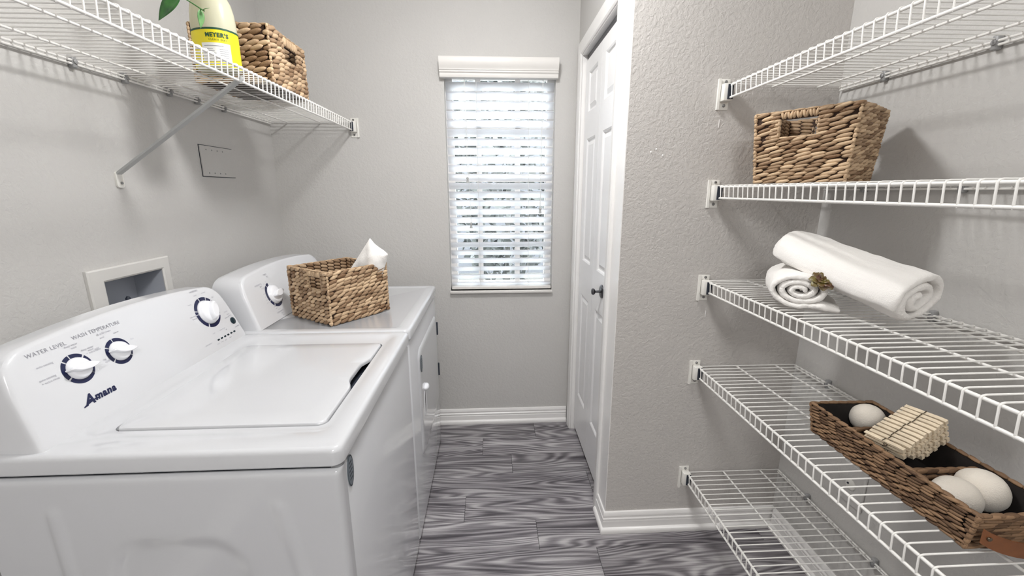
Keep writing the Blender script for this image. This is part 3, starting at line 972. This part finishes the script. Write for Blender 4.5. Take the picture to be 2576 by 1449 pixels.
mb.rbox(XL-.060, XL-.020, 1.372, 1.384, BZ0+.034, BZ0+.046, .003)
child(mb, 'valve', M['gap'], ob, 45)

ap = thing('access_cover', 'thin painted access cover screwed to the wall above the dryer', 'access cover', (XL, 1.87, 1.52))
child(MB().rbox(XL, XL+.006, 1.767, 1.978, 1.462, 1.580, .0015), 'plate', M['wall'], ap)
child(MB().box(XL, XL+.0012, 1.7645, 1.9805, 1.4595, 1.5825), 'shadow_gap', M['gap'], ap)
for y in (1.80, 1.835, 1.87, 1.905):
    for z in (1.475, 1.565):
        child(MB().lathe([(.0028, 0), (.0028, .0015)], (XL+.006, y, z), (1, 0, 0), 8), 'screw', M['clip'], ap)

op = thing('wall_plate', 'painted wall plate with round fitting under the tray shelf', 'wall plate', (XR2, 1.15, .45))
child(MB().rbox(XR2-.006, XR2, 1.095, 1.195, .385, .525, .003), 'plate', M['wall'], op)
child(MB().lathe([(.018, 0), (.018, .003), (.015, .005)], (XR2-.006, 1.145, .455), (-1, 0, 0), 20), 'round_fitting', M['bracket'], op, 40)
child(MB().lathe([(.003, 0), (.003, .004)], (XR2-.010, 1.150, .458), (-1, 0, 0), 10), 'screw', M['gap'], op)

# ================================================================ BASKETS
def spindle(nr=5, ns=7):
    vs = [(-1, 0, 0)]
    for i in range(1, nr+1):
        s_ = -1+2*i/(nr+1)
        r_ = (1-abs(s_)**2.4)**.6
        for k in range(ns):
            a = 2*PI*k/ns
            vs.append((s_, r_*math.cos(a), r_*math.sin(a)))
    vs.append((1, 0, 0))
    fs = []
    for k in range(ns):
        fs.append((0, 1+(k+1) % ns, 1+k))
        fs.append((len(vs)-1, 1+(nr-1)*ns+k, 1+(nr-1)*ns+(k+1) % ns))
        for i in range(nr-1):
            a = 1+i*ns
            fs.append((a+k, a+(k+1) % ns, a+ns+(k+1) % ns, a+ns+k))
    return np.array(vs), fs
SPV, SPF = spindle()
def lump(mb, c, t, n, up_, a, b_, d, tilt, tone, yaw=0.0):
    """one plump strand piece: centre c, along t, out n, up up_"""
    ct, st = math.cos(tilt), math.sin(tilt)
    e1 = np.array(t)*ct+np.array(up_)*st; e2 = np.array(up_)*ct-np.array(t)*st
    if yaw:
        n = np.array(n); cy_, sy_ = math.cos(yaw), math.sin(yaw)
        e1, n = e1*cy_+n*sy_, n*cy_-e1*sy_
    P = np.array(c)+SPV[:, :1]*a*e1+SPV[:, 1:2]*b_*e2+SPV[:, 2:3]*d*np.array(n)
    mb.add([tuple(q) for q in P], SPF, (tone, tone, tone, 1))

def basket(label, loc, rotz, wx, wy, h, taper, nrow, ll, holes, seed, mat='fibre', backing='backing', thick=.012, tilt=16, rims=True, group='woven storage baskets', name='woven_basket', lumpd=.0062):
    """local frame: base centre at origin; faces 0:-y 1:+x 2:+y 3:-x; holes {face:(centre,halfwidth,z0,z1)}"""
    rnd = random.Random(seed)
    t = thing(name, label, 'basket', loc, rotz, group)
    def half(z):
        q = taper+(1-taper)*z/h
        return wx/2*q, wy/2*q
    def frame(fc, z):
        hx, hy = half(z)
        if fc == 0: return Vector((0, -hy, z)), Vector((1, 0, 0)), Vector((0, -1, 0)), hx
        if fc == 1: return Vector((hx, 0, z)), Vector((0, 1, 0)), Vector((1, 0, 0)), hy
        if fc == 2: return Vector((0, hy, z)), Vector((-1, 0, 0)), Vector((0, 1, 0)), hx
        return Vector((-hx, 0, z)), Vector((0, -1, 0)), Vector((-1, 0, 0)), hy
    # liner walls
    mb = MB()
    for fc in range(4):
        def wallq(s0, s1, z0, z1):
            vs = []
            for z in (z0, z1):
                c, tt, nn, hl = frame(fc, z)
                for s_ in (s0, s1):
                    for dpt in (.004, thick):
                        vs.append(c+tt*max(-hl+.004, min(hl-.004, s_))-nn*dpt)
            mb.add(vs, [(0, 2, 6, 4), (1, 5, 7, 3), (0, 1, 3, 2), (4, 6, 7, 5), (0, 4, 5, 1), (2, 3, 7, 6)])
        if fc in holes:
            c0, hw, z0, z1 = holes[fc]
            wallq(-9, 9, .004, z0); wallq(-9, c0-hw, z0, h-.004); wallq(c0+hw, 9, z0, h-.004)
            wallq(c0-hw, c0+hw, z1, h-.004)
        else:
            wallq(-9, 9, .004, h-.004)
    mb.obj('backing', M[backing], t)  # added inner box, makes the gaps between strands look shaded
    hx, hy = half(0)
    MB().rbox(-hx+.003, hx-.003, -hy+.003, hy-.003, 0.0, .008, .002).obj('base', M[backing], t)
    pit = h/nrow
    for r_ in range(nrow):
        z = (r_+.5)*pit
        mbs = [MB(), MB()]
        cut = bool(holes) and any(h_[2]-pit*.3 < z for h_ in holes.values())
        hax = 0 if 0 in holes else 1
        for fc in range(4):
            c, tt, nn, hl = frame(fc, z)
            n = max(2, round(2*hl/ll))
            st = 2*hl/n
            off = rnd.uniform(-.4, .4)*st+(.5*st if r_ % 2 else 0)
            k = -1
            while True:
                s_ = -hl+off+k*st
                k += 1
                if s_ > hl-.004: break
                if s_ < -hl+.004: continue
                a_ = st*.72*rnd.uniform(.85, 1.15)
                a_ = min(a_, max(.006, hl-abs(s_)+.004))
                if fc in holes:
                    c0, hw, z0, z1 = holes[fc]
                    if z0-pit*.3 < z:
                        dist = abs(s_-c0)-hw
                        if dist < .012: continue
                        a_ = min(a_, dist-.006)
                zz = rnd.uniform(-.10, .10)*pit
                pc = c+tt*s_+Vector((0, 0, zz))-nn*.002
                mb = mbs[1 if cut and pc[hax] > 0 else 0]
                lump(mb, pc, tt, nn, (0, 0, 1), a_, pit*.53*rnd.uniform(.88, 1.1), lumpd*rnd.uniform(.8, 1.2), R(tilt*rnd.uniform(.6, 1.4)), rnd.uniform(.0, .75), R(rnd.uniform(5, 10)))
        for fc, (c0, hw, z0, z1) in holes.items():
            if z0-pit*.3 < z:
                c, tt, nn, hl = frame(fc, z)
                for e in (-1, 1):
                    pc = c+tt*(c0+e*(hw+.013))-nn*.002
                    lump(mbs[1 if pc[hax] > 0 else 0], pc, tt, nn, (0, 0, 1), .017, pit*.53, lumpd, R(tilt), rnd.uniform(.1, .7))
        for mb in mbs:
          if mb.v: mb.obj('weave_strand', M[mat], t, 179, fixn=False)
        # inner face strands (seen over the rim)
        if z > h*.45 and mat == 'fibre':
            imb = [MB(), MB()]
            for fc in range(4):
                c, tt, nn, hl = frame(fc, z)
                hl -= thick
                n = max(2, round(2*hl/ll)); st = 2*hl/n
                for k in range(n):
                    s_ = -hl+(k+.5)*st
                    if fc in holes:
                        c0, hw, z0, z1 = holes[fc]
                        if z > z0-pit*.3 and abs(s_-c0) < hw+.58*st: continue
                    pc = c+tt*s_-nn*thick
                    lump(imb[1 if cut and pc[hax] > 0 else 0], pc, tt, nn, (0, 0, 1), st*.58, pit*.55, .003, R(tilt), rnd.uniform(0, .5))
            for mb in imb:
                if mb.v: mb.obj('inner_strand', M[mat], t, 179, fixn=False)
    # rim
    mb = MB()
    for fc in range(4):
        c, tt, nn, hl = frame(fc, h)
        n = max(4, round(2*hl/(ll*.9)))
        for k in range(n):
            s_ = -hl+(k+.5)*2*hl/n
            lump(mb, c+tt*s_-nn*(thick*.5)-Vector((0, 0, .001)), tt, nn, (0, 0, 1), hl/n*1.25, .0035, thick*.62, R(3), rnd.uniform(.25, .6))
    mb.obj('rim', M[mat], t, 179, fixn=False)
    # corner braids
    for fc in range(4):
        mb = MB()
        n = int(h/.012)
        for k in range(n):
            z = (k+.5)*h/n
            c, tt, nn, hl = frame(fc, z)
            lump(mb, c+tt*(hl-.003)-nn*.002, (0, 0, 1), (nn+tt).normalized(), (tt-nn).normalized(), h/n*.62, .0048, .0048, R(8), rnd.uniform(.35, .75))
        mb.obj('corner_post', M[mat], t, 179, fixn=False)
    # handles: wrapped bar over each hole, wrapped edges
    for fc, (c0, hw, z0, z1) in holes.items():
        mb = MB()
        zc = (z1+h)/2; c, tt, nn, hl = frame(fc, zc)
        n = max(6, int(2*hw/.0075))
        for k in range(n):
            s_ = c0-hw+(k+.5)*2*hw/n
            lump(mb, c+tt*s_-nn*(thick*.45), (0, 0, 1), nn, tt, (h-z1)*.52, hw/n*1.15, .0088, R(rnd.choice((-14, 14, 10))), rnd.uniform(.35, .75))
        for e in (-1, 1):
            for k in range(3):
                zz = z0+(k+.5)*(z1-z0)/3
                c, tt, nn, hl = frame(fc, zz)
                lump(mb, c+tt*(c0+e*(hw+.003))-nn*(thick*.45), (0, 0, 1), nn, tt, (z1-z0)/4.4, .0045, .0085, 0, rnd.uniform(.4, .7))
        c, tt, nn, hl = frame(fc, z0)
        for k in range(4):
            lump(mb, c+tt*(c0-hw+(k+.5)*hw/2)-nn*(thick*.45)-Vector((0, 0, .002)), tt, nn, (0, 0, 1), hw/3, .004, .0085, 0, rnd.uniform(.4, .7))
        mb.obj('handle', M[mat], t, 179, fixn=False)
    return t

# on the dryer: front corner (-.581,1.483), one face to the right, one to the left
ang = math.atan2(.171, -.235)-PI      # direction of the left face seen from its right end
e_x = Vector((.80, -.60)).normalized()
ex = Vector((-.235, .171)).normalized()*-1       # along left-hand face towards the front corner
ey = Vector((.153, .232)).normalized()
rz = math.atan2(ex.y, ex.x)
fcn = Vector((-.582, 1.484))
wxa, wya = .258, .268
ctr = fcn-ex*wxa/2+ey*wya/2
bd = basket('woven tan basket holding a white cloth on top of the dryer', (ctr.x, ctr.y, ZT+.0015), rz, wxa, wya, .198, 1.0, 14, .030, {0: (.045, .040, .128, .172), 2: (0, .040, .128, .172)}, 3, tilt=17, lumpd=.0068)

# on the left shelf behind the bottle
basket('woven tan basket with slot handle on the long shelf behind the bottle', (-.848, 1.692, ZL+.0005), 0, .254, .272, .180, 1.0, 11, .036, {1: (.02, .055, .100, .145), 3: (0, .055, .100, .145)}, 8, tilt=14, lumpd=.0075)

# on the right shelf
exr = Vector((.142, -.21)).normalized(); rzr = math.atan2(exr.y, exr.x)
basket('woven tan tapered basket with cut-out handle on the right-hand wire shelf', (.951, 1.242, SHR['basket']+.0005), rzr, .258, .232, .198, .89, 19, .034, {0: (-.012, .046, .128, .175), 2: (0, .046, .128, .175)}, 15, tilt=10, lumpd=.0062)

# long compartment tray
tz = SHR['tray']+.0005
TX, TY = .963, .805
TL, TW, THT = .425, .180, .082
trz = R(-1.2)
ty = basket('long brown woven compartment tray with leather strap on the wire shelf', (TX, TY, tz), trz, TW, TL, THT, .93, 11, .027, {}, 21, mat='fibre_dk', backing='backing_dk', thick=.010, tilt=11, name='woven_tray', group='woven tray', lumpd=.0042)
for yy in (.098, -.062):
    mb = MB()
    mb.box(-TW/2*.95+.008, TW/2*.95-.008, yy-.004, yy+.004, .006, .066)
    q = mb.obj('divider', M['backing_dk'], ty)
    mb = MB()
    rnd = random.Random(5)
    for k in range(7):
        for j in range(5):
            lump(mb, (-TW*.40+k*TW*.8/6, yy-.004, .012+j*.0135), (1, 0, 0), (0, -1, 0), (0, 0, 1), .017, .006, .003, R(8), rnd.uniform(0, .5))
        lump(mb, (-TW*.40+k*TW*.8/6, yy, .068), (1, 0, 0), (0, -1, 0), (0, 0, 1), .017, .004, .006, 0, rnd.uniform(.2, .6))
    o = mb.obj('divider_strand', M['fibre_dk'], ty, 179, fixn=False)
# leather strap on the near end
mb = MB()
loops = []
for k in range(17):
    s_ = -1+2*k/16
    x = s_*.087; y = -TL/2-.006-.016*(1-s_*s_); z = .050-.020*(1-s_*s_)**.8
    dz_ = .015
    loops.append([(x, y, z-dz_), (x, y-.003, z-dz_), (x, y-.003, z+dz_), (x, y, z+dz_)])
mb.loft(loops)
o = mb.obj('leather_strap', M['leather'], ty, 40)
for s_ in (-1, 1):
    MB().lathe([(.004, 0), (.004, .003), (.002, .004)], (s_*.079, -TL/2-.011, .048), (0, -1, 0), 10).obj('rivet', M['spring'], ty, 40)

def tray_pt(x, y, z):
    c, s_ = math.cos(trz), math.sin(trz)
    return (TX+x*c-y*s_, TY+x*s_+y*c, tz+z)
# wool balls
for lab, (x, y, z, r_) in (('cream wool dryer ball alone in the far compartment of the tray', (.046, .172, .0500, .040)),
                           ('cream wool dryer ball against the strand-woven side of the tray end compartment', (-.030, -.122, .0495, .040)),
                           ('cream wool dryer ball toward the wall in the tray end compartment', (.042, -.106, .0515, .042))):
    c = tray_pt(x, y, z)
    mb = MB().ball((0, 0, 0), r_, 28, 18)
    vs = []
    for v in mb.v:
        v = Vector(v); nn = mnoise.noise(v*38+Vector((x*50, 0, 0)))
        vs.append(tuple(v*(1+.025*nn)))
    mb.v = vs
    o = mb.obj('wool_ball', M['felt'], None, 179)
    o.location = c
    tag(o, lab, 'wool ball', 'wool dryer balls')

# clothespins, stacked and leaning in the middle compartment
pin_root = None
def make_pin():
    t = thing('clothespin', 'pale wooden clothespin in the bundle between the tray compartments', 'clothespin', group='clothespins in the tray')
    # local: length along -y, width along x, thickness z
    ww = .0047
    for s_ in (1, -1):
        pr = [(-.040, .0006, .0050), (-.028, .0006, .0064), (-.008, .0024, .0064), (.0, .0014, .0062), (.014, .0010, .0064), (.040, .0040, .0064)]
        loops = [[(-ww, y, s_*a), (ww, y, s_*a), (ww, y, s_*b2), (-ww, y, s_*b2)] for y, a, b2 in pr]
        MB().loft(loops).obj('prong', M['wood'], t)
    pts = [(-ww-.0012, -.006+.0035*math.cos(a), .0042*math.sin(a)) for a in [2*PI*k/10 for k in range(11)]]
    mb = MB().tube(pts, .0007, 5)
    mb.tube([(-ww-.0008, .000, .0076), (ww+.0008, .000, .0076)], .0009, 5)
    mb.tube([(-ww-.0008, .000, -.0076), (ww+.0008, .000, -.0076)], .0009, 5)
    mb.tube([(0, -.006, .0), (ww+.0012, -.006, 0)], .003, 6)
    mb.obj('spring', M['spring'], t, 60)
    return t
P0 = Vector((.889, .811, .845)); rowv = Vector((.137, .040, .050)); NP = 11
ux = rowv.normalized(); uy = Vector((-.012, .077, 0)); uy = (uy-ux*uy.dot(ux)).normalized(); uz = ux.cross(uy)
first = True
rnd = random.Random(2)
for layer in range(4):
    for k in range(NP):
        if layer == 3 and k < 4: continue
        if layer == 2 and k < 2: continue
        pos = P0+ux*((k+.5)*rowv.length/NP)-uz*(.0085+layer*.0165)+uy*rnd.uniform(-.002, .002)
        mtx = Matrix((ux, uy, uz)).transposed().to_4x4()
        mtx = Matrix.Translation(pos) @ mtx @ Matrix.Rotation(R(rnd.uniform(-4, 4)), 4, 'Y') @ Matrix.Rotation(R(rnd.uniform(-1.5, 1.5)), 4, 'Z')
        if first:
            pin_root = make_pin(); o = pin_root; first = False
        else:
            o = pin_root.copy(); COL.objects.link(o)
            for ch in list(pin_root.children):
                c = ch.copy(); COL.objects.link(c); c.parent = o
        o.matrix_world = mtx
        o['label'] = 'pale wooden clothespin in the top layer of the bundle in the brown tray' if layer == 0 else 'pale wooden clothespin in the lower layers of the bundle in the brown tray'

# ================================================================ TOWELS
def ribbon_roll(name, label, center, thick, axis_pts, flat, group, lump_=.003, seed=0, end_round=True, parent=None):
    """center: list of (u,w) centreline points of the rolled sheet; axis_pts: list of (pos, uvec, wvec, scale)"""
    n = len(center)
    C = [Vector((a, b_)) for a, b_ in center]
    N = []
    for i in range(n):
        d_ = (C[min(n-1, i+1)]-C[max(0, i-1)]).normalized()
        N.append(Vector((-d_.y, d_.x)))
    def sect(pos, uv, wv2, sc, th_, k):
        loop = []
        for side in (1, -1):
            rng = range(n) if side == 1 else range(n-1, -1, -1)
            for i in rng:
                e = 1 if 0 < i < n-1 else .5
                q = C[i]+N[i]*side*th_/2*e
                p3 = Vector((q.x*6+seed, q.y*6, pos.length*7+k*.1))
                d_ = 1+lump_/.06*mnoise.noise(p3*1.6)
                q = q*sc*d_
                loop.append(pos+uv*q.x+wv2*q.y)
        return loop
    loops = []
    L_ = len(axis_pts)
    for k, (pos, uv, wv2, sc, tf) in enumerate(axis_pts):
        loops.append(sect(pos, uv, wv2, sc, thick*tf, k))
    mb = MB()
    m_ = 2*n
    vs = [q for l in loops for q in l]
    fs = []
    for i in range(L_-1):
        for k in range(m_):
            k2 = (k+1) % m_
            fs.append((i*m_+k, i*m_+k2, (i+1)*m_+k2, (i+1)*m_+k))
    for i, fl in ((0, 1), (L_-1, -1)):
        for k in range(n-1):
            a, b_, c_, d_ = i*m_+k, i*m_+k+1, i*m_+m_-2-k, i*m_+m_-1-k
            fs.append((a, b_, c_, d_) if fl > 0 else (d_, c_, b_, a))
    mb.add(vs, fs)
    o = mb.obj(name, M['towel'], parent, 179)
    sm = o.modifiers.new('soft', 'SUBSURF'); sm.levels = 2; sm.render_levels = 2
    for nm, size, st_ in (('rumple', .055, .010), ('pile', .006, .0022)):
        tx = bpy.data.textures.new(nm, 'CLOUDS'); tx.noise_scale = size; tx.noise_depth = 2
        dm = o.modifiers.new(nm, 'DISPLACE'); dm.texture = tx; dm.strength = st_; dm.mid_level = .5; dm.texture_coords = 'LOCAL'
    if label: tag(o, label, 'towel', group)
    return o

ZTW = SHR['towel']+.0015
# small roll, spiral end towards the room, loose end spread under it
turns, r0, r1 = 2.8, .005, .056
cen = []
NN = 96
a_end = R(-92)
for k in range(NN+1):
    q = k/NN
    a = a_end+2*PI*turns*(q-1)*-1*-1
    r_ = r0+(r1-r0)*q
    cen.append((r_*math.cos(a)*1.30, r_*math.sin(a)*.80))
xe, ze = cen[-1]
for k in range(1, 12):
    q = k/11
    cen.append((xe+.098*q, ze-.0015*q+.006*math.sin(q*PI)))
ax = Vector((.52, .85, 0)).normalized()
uv = Vector((ax.y, -ax.x, 0)); wv3 = Vector((0, 0, 1))
base = Vector((.826, 1.052, ZTW+.0545))
ap_ = []
for s_, sc, tf in ((0, .985, .45), (.006, .995, .75), (.016, 1, .9), (.06, 1, .9), (.11, 1.0, .9), (.16, .98, .9), (.21, .96, .9), (.226, .95, .75), (.232, .94, .45)):
    ap_.append((base+ax*s_, uv, wv3, sc, tf))
ribbon_roll('rolled_towel', 'small rolled white towel with its spiral end showing on the wire shelf', cen, .0200, ap_, 1, 'rolled white towels', lump_=.006, seed=3)

# large roll, leaning over the small one
turns, r0, r1 = 2.3, .010, .058
cen = []
for k in range(NN+1):
    q = k/NN
    a = R(200)+2*PI*turns*(q-1)
    r_ = r0+(r1-r0)*q
    cen.append((r_*math.cos(a)*1.30, r_*math.sin(a)*1.0))
PA, PB = Vector((.905, 1.195, 1.230)), Vector((.992, .890, ZTW+.066))
ax = (PB-PA).normalized()
uv = ax.cross(Vector((0, 0, 1))).normalized()*-1
wv3 = ax.cross(uv).normalized()
if wv3.z < 0: wv3 = -wv3
LT = (PB-PA).length
ap_ = []
for s_, sc, tf in ((-.030, .50, .5), (-.028, .62, .9), (-.020, .80, 1), (-.008, .93, 1), (.010, 1, 1), (.08, 1.04, 1), (.16, 1.05, 1), (.24, 1.07, 1), (LT-.02, 1.09, 1), (LT-.006, 1.09, .85), (LT, 1.08, .5)):
    sag = -.006*math.sin(max(0, min(1, s_/LT))*PI)
    ap_.append((PA+ax*s_+Vector((0, 0, sag)), uv, wv3, sc, tf))
ribbon_roll('rolled_towel', 'large rolled white towel leaning over the smaller roll', cen, .0205, ap_, 1, 'rolled white towels', lump_=.006, seed=11)

# succulent tucked between the rolls
sx = thing('succulent_rosette', 'small brown-green succulent rosette tucked between the white towels', 'succulent', (.862, 1.024, 1.176))
rnd = random.Random(7)
axs = Vector((-.42, -.58, .70)).normalized()
u0 = axs.cross(Vector((0, 0, 1))).normalized(); w0 = axs.cross(u0)
idx = 0
for ringn, (cnt, rad, ln, lift) in enumerate(((8, .010, .027, .10), (7, .007, .024, .45), (6, .004, .019, .85), (4, .001, .012, 1.2))):
    for k in range(cnt):
        a = 2*PI*(k+.5*ringn)/cnt+rnd.uniform(-.15, .15)
        rd = u0*math.cos(a)+w0*math.sin(a)
        dirv = (rd*math.cos(lift)+axs*math.sin(lift)).normalized()
        side = axs.cross(rd).normalized()
        nn = dirv.cross(side).normalized()
        loops = []
        for q, wd, thk in ((0, .35, .5), (.25, .75, .9), (.55, 1, 1), (.8, .8, .8), (1, .15, .3)):
            c = rd*rad*.5+dirv*ln*q+nn*(-.004*q*q)
            hw = ln*.40*wd; ht = .0016*thk
            loops.append([c+side*hw*math.cos(b_)+nn*ht*math.sin(b_) for b_ in [2*PI*j/8 for j in range(8)]])
        MB().loft(loops).obj('leaf', M['succ'], sx, 60)
MB().tube([(0, 0, 0), axs*-.03], .003, 6).obj('stem', M['succ'], sx)

# white cloth in the dryer basket
def cloth(label, pts, thick, loc, seed, center):
    """folded cloth: closed soft slab over a quad patch (pts: 4 corners) with fold waves"""
    n = 18
    P = [Vector(p) for p in pts]
    nn = (P[1]-P[0]).cross(P[3]-P[0]).normalized()
    mb = MB()
    grid = {}
    vs = []
    for side in (1, -1):
        for j in range(n+1):
            for i in range(n+1):
                u, v = i/n, j/n
                p = (P[0]*(1-u)+P[1]*u)*(1-v)+(P[3]*(1-u)+P[2]*u)*v
                e = min(u, 1-u, v, 1-v)*2
                tk = thick*min(1, (e*3.2))**.45 if e > 0 else .0
                wv4 = .007*math.sin(u*7+v*3+seed)+.005*mnoise.noise(Vector((u*5, v*5, seed)))
                bul = .020*math.sin(u*PI)*math.sin(v*PI)
                vs.append(p+nn*(side*tk*.5+wv4+bul))
    m_ = (n+1)*(n+1)
    fs = []
    for s_ in (0, 1):
        for j in range(n):
            for i in range(n):
                a = s_*m_+j*(n+1)+i
                q = (a, a+1, a+n+2, a+n+1)
                fs.append(q if s_ == 0 else q[::-1])
    mb.add(vs, fs)
    me = mb.obj('hand_towel', M['towel'], None, 179)
    bm = bmesh.new(); bm.from_mesh(me.data)
    bmesh.ops.remove_doubles(bm, verts=bm.verts, dist=.0004)
    bmesh.ops.recalc_face_normals(bm, faces=bm.faces)
    bm.to_mesh(me.data); bm.free()
    sm = me.modifiers.new('soft', 'SUBSURF'); sm.levels = 1; sm.render_levels = 1
    return tag(me, label, 'towel')
cloth('folded white towel poking out of the basket on the dryer', [(-.605, 1.705, 1.055), (-.445, 1.700, 1.060), (-.414, 1.680, 1.158), (-.488, 1.700, 1.224)], .034, None, 2, None)

# ================================================================ BOTTLE AND VINE
BX, BY, BZ = -.822, 1.435, ZL+.0005
bt = thing('detergent_bottle', 'translucent detergent bottle with yellow label on the long shelf', 'bottle', (BX, BY, BZ))
rb = R(-18)
def bsec(hx, hy, z, n=36, p=2.6, e=0):
    out = []
    for k in range(n):
        a = 2*PI*k/n
        c, s_ = math.cos(a), math.sin(a)
        x = (hx+e)*math.copysign(abs(c)**(2/p), c); y = (hy+e)*math.copysign(abs(s_)**(2/p), s_)
        out.append((BX+x*math.cos(rb)-y*math.sin(rb), BY+x*math.sin(rb)+y*math.cos(rb), BZ+z))
    return out
prof = [(0, .052, .040), (.004, .060, .046), (.012, .0635, .0495), (.09, .0635, .0495), (.130, .0625, .049), (.160, .060, .047), (.185, .055, .043), (.205, .047, .037), (.222, .036, .030), (.234, .024, .022), (.240, .019, .019), (.255, .019, .019)]
child(MB().loft([bsec(a, b_, z, p=2.3 if z < .2 else 2) for z, a, b_ in prof]), 'bottle_body', M['bottle'], bt, 60)
child(MB().loft([bsec(.021, .021, z, p=2) for z in (.2525, .275)]+[bsec(.018, .018, .279, p=2)]), 'cap', M['paper'], bt, 40)
def wrap(name, z0, z1, mat, parent, e, a0, a1, hx=.0635, hy=.0495, n=26, p=2.3):
    """print wrapped on the body between angles a0..a1 (0 = +x, -90 = towards the camera)"""
    loops = []
    for z in (z0, z1):
        l = []
        for k in range(n+1):
            a = R(a0+(a1-a0)*k/n)
            c, s_ = math.cos(a), math.sin(a)
            x = (hx+e)*math.copysign(abs(c)**(2/p), c); y = (hy+e)*math.copysign(abs(s_)**(2/p), s_)
            l.append((BX+x*math.cos(rb)-y*math.sin(rb), BY+x*math.sin(rb)+y*math.cos(rb), BZ+z))
        loops.append(l)
    mb = MB().loft(loops, False, False, closed=False)
    return mb.obj(name, mat, parent, 60, off=bt.location)
lb = wrap('label', .006, .106, M['yellow'], bt, .0006, -180, 178, n=60)
wrap('label_band', .103, .108, M['green'], lb, .0010, -180, 178, n=60)
wrap('label_panel', .018, .068, M['paper'], lb, .0010, -88, -10, n=30)
pa = wrap('label_print', .059, .0605, M['print'], lb, .0014, -82, -30)
for k in range(6):
    wrap('label_print', .023+k*.0055, .0240+k*.0055, M['print'], lb, .0014, -84, -52-(k % 3)*4)
    wrap('label_print', .023+k*.0055, .0240+k*.0055, M['print'], lb, .0014, -42, -16-(k % 2)*3)
def wraptext(body, a_mid, z, size, mat, bold=0, space=1.0):
    cu = bpy.data.curves.new('lettering', 'FONT'); cu.body = body; cu.size = size; cu.align_x = 'CENTER'; cu.align_y = 'CENTER'; cu.offset = bold; cu.space_character = space; cu.resolution_u = 2
    tmp = bpy.data.objects.new('tmp', cu); COL.objects.link(tmp)
    dg = bpy.context.evaluated_depsgraph_get()
    me = bpy.data.meshes.new_from_object(tmp.evaluated_get(dg))
    bpy.data.objects.remove(tmp); bpy.data.curves.remove(cu)
    p, hx, hy, e = 2.3, .0635, .0495, .0016
    # arc length table
    tab = []
    s_ = 0; prev = None
    for k in range(-180, 181):
        a = R(k); c, q = math.cos(a), math.sin(a)
        x = (hx+e)*math.copysign(abs(c)**(2/p), c); y = (hy+e)*math.copysign(abs(q)**(2/p), q)
        if prev: s_ += math.hypot(x-prev[0], y-prev[1])
        prev = (x, y); tab.append((s_, x, y))
    s0 = tab[int(a_mid)+180][0]
    import bisect
    ks = [r_[0] for r_ in tab]
    for v in me.vertices:
        s_ = s0+v.co.x
        i = min(len(ks)-2, max(0, bisect.bisect_left(ks, s_)-1))
        q = (s_-ks[i])/max(1e-9, ks[i+1]-ks[i])
        x = tab[i][1]+(tab[i+1][1]-tab[i][1])*q; y = tab[i][2]+(tab[i+1][2]-tab[i][2])*q
        zz = z+v.co.y
        v.co = Vector((x*math.cos(rb)-y*math.sin(rb), x*math.sin(rb)+y*math.cos(rb), zz))
    me.materials.clear(); me.materials.append(mat); me.name = 'lettering'
    o = bpy.data.objects.new('lettering', me); COL.objects.link(o); o.parent = lb
wraptext("MEYER'S", -46, .0880, .0155, M['green'], .0006, 1.1)
wraptext('CLEAN DAY', -44, .0760, .0072, M['green'], .0, 1.35)
wraptext('MRS.', -72, .0900, .0050, M['green'])

# leafy vine: stem tucked behind the bottle cap, trailing over the shelf front
vn = thing('leafy_vine', 'green leafy vine sprig trailing in front of the detergent bottle', 'plant', (-.80, 1.40, ZL+.262))
stem = [(-.822, 1.462, ZL+.284), (-.845, 1.40, ZL+.292), (-.842, 1.33, ZL+.235), (-.812, 1.285, ZL+.150), (-.770, 1.272, ZL+.124), (-.745, 1.270, ZL+.108)]
stem = [tuple(p) for p in stem]
child(MB().tube(stem, .0016, 6), 'stem', M['stem'], vn, 60)
def leaf(base, direction, up_, ln, wd, mat, parent):
    base = Vector(base); d_ = Vector(direction).normalized(); side = d_.cross(Vector(up_)).normalized(); nn = side.cross(d_)
    loops = []
    n = 12
    vs = []; fs = []
    for k in range(n+1):
        q = k/n
        w_ = wd*math.sin(PI*q**.8)**.9*(1-.25*q) if 0 < q < 1 else .0004
        c = base+d_*ln*q+nn*(-.10*ln*q*q)
        for s_, lift in ((-1, .22), (-.5, .07), (0, 0), (.5, .07), (1, .22)):
            vs.append(c+side*w_*s_+nn*w_*lift)
    for k in range(n):
        for j in range(4):
            a = k*5+j
            fs.append((a, a+1, a+6, a+5))
    mb = MB().add(vs, fs)
    o = child(mb, 'leaf', mat, parent, 179)
    so = o.modifiers.new('thick', 'SOLIDIFY'); so.thickness = .0006
    return o
leaf((-.810, 1.287, ZL+.153), (-.62, -.15, -.62), (0, -.9, .35), .090, .024, M['leaf'], vn)
leaf((-.755, 1.271, ZL+.113), (-.05, -.05, -.9), (.85, -.5, 0), .046, .0095, M['leaf_lt'], vn)
leaf((-.748, 1.270, ZL+.110), (.8, 0, .35), (0, -.3, 1), .018, .004, M['leaf_lt'], vn)
leaf((-.842, 1.33, ZL+.235), (-.75, -.25, -.42), (0, -.9, .35), .085, .024, M['leaf'], vn)
leaf((-.843, 1.375, ZL+.272), (.5, -.5, .5), (0, -.3, 1), .08, .022, M['leaf'], vn)
leaf((-.846, 1.40, ZL+.290), (-.6, .2, .5), (0, -.3, 1), .08, .022, M['leaf_lt'], vn)
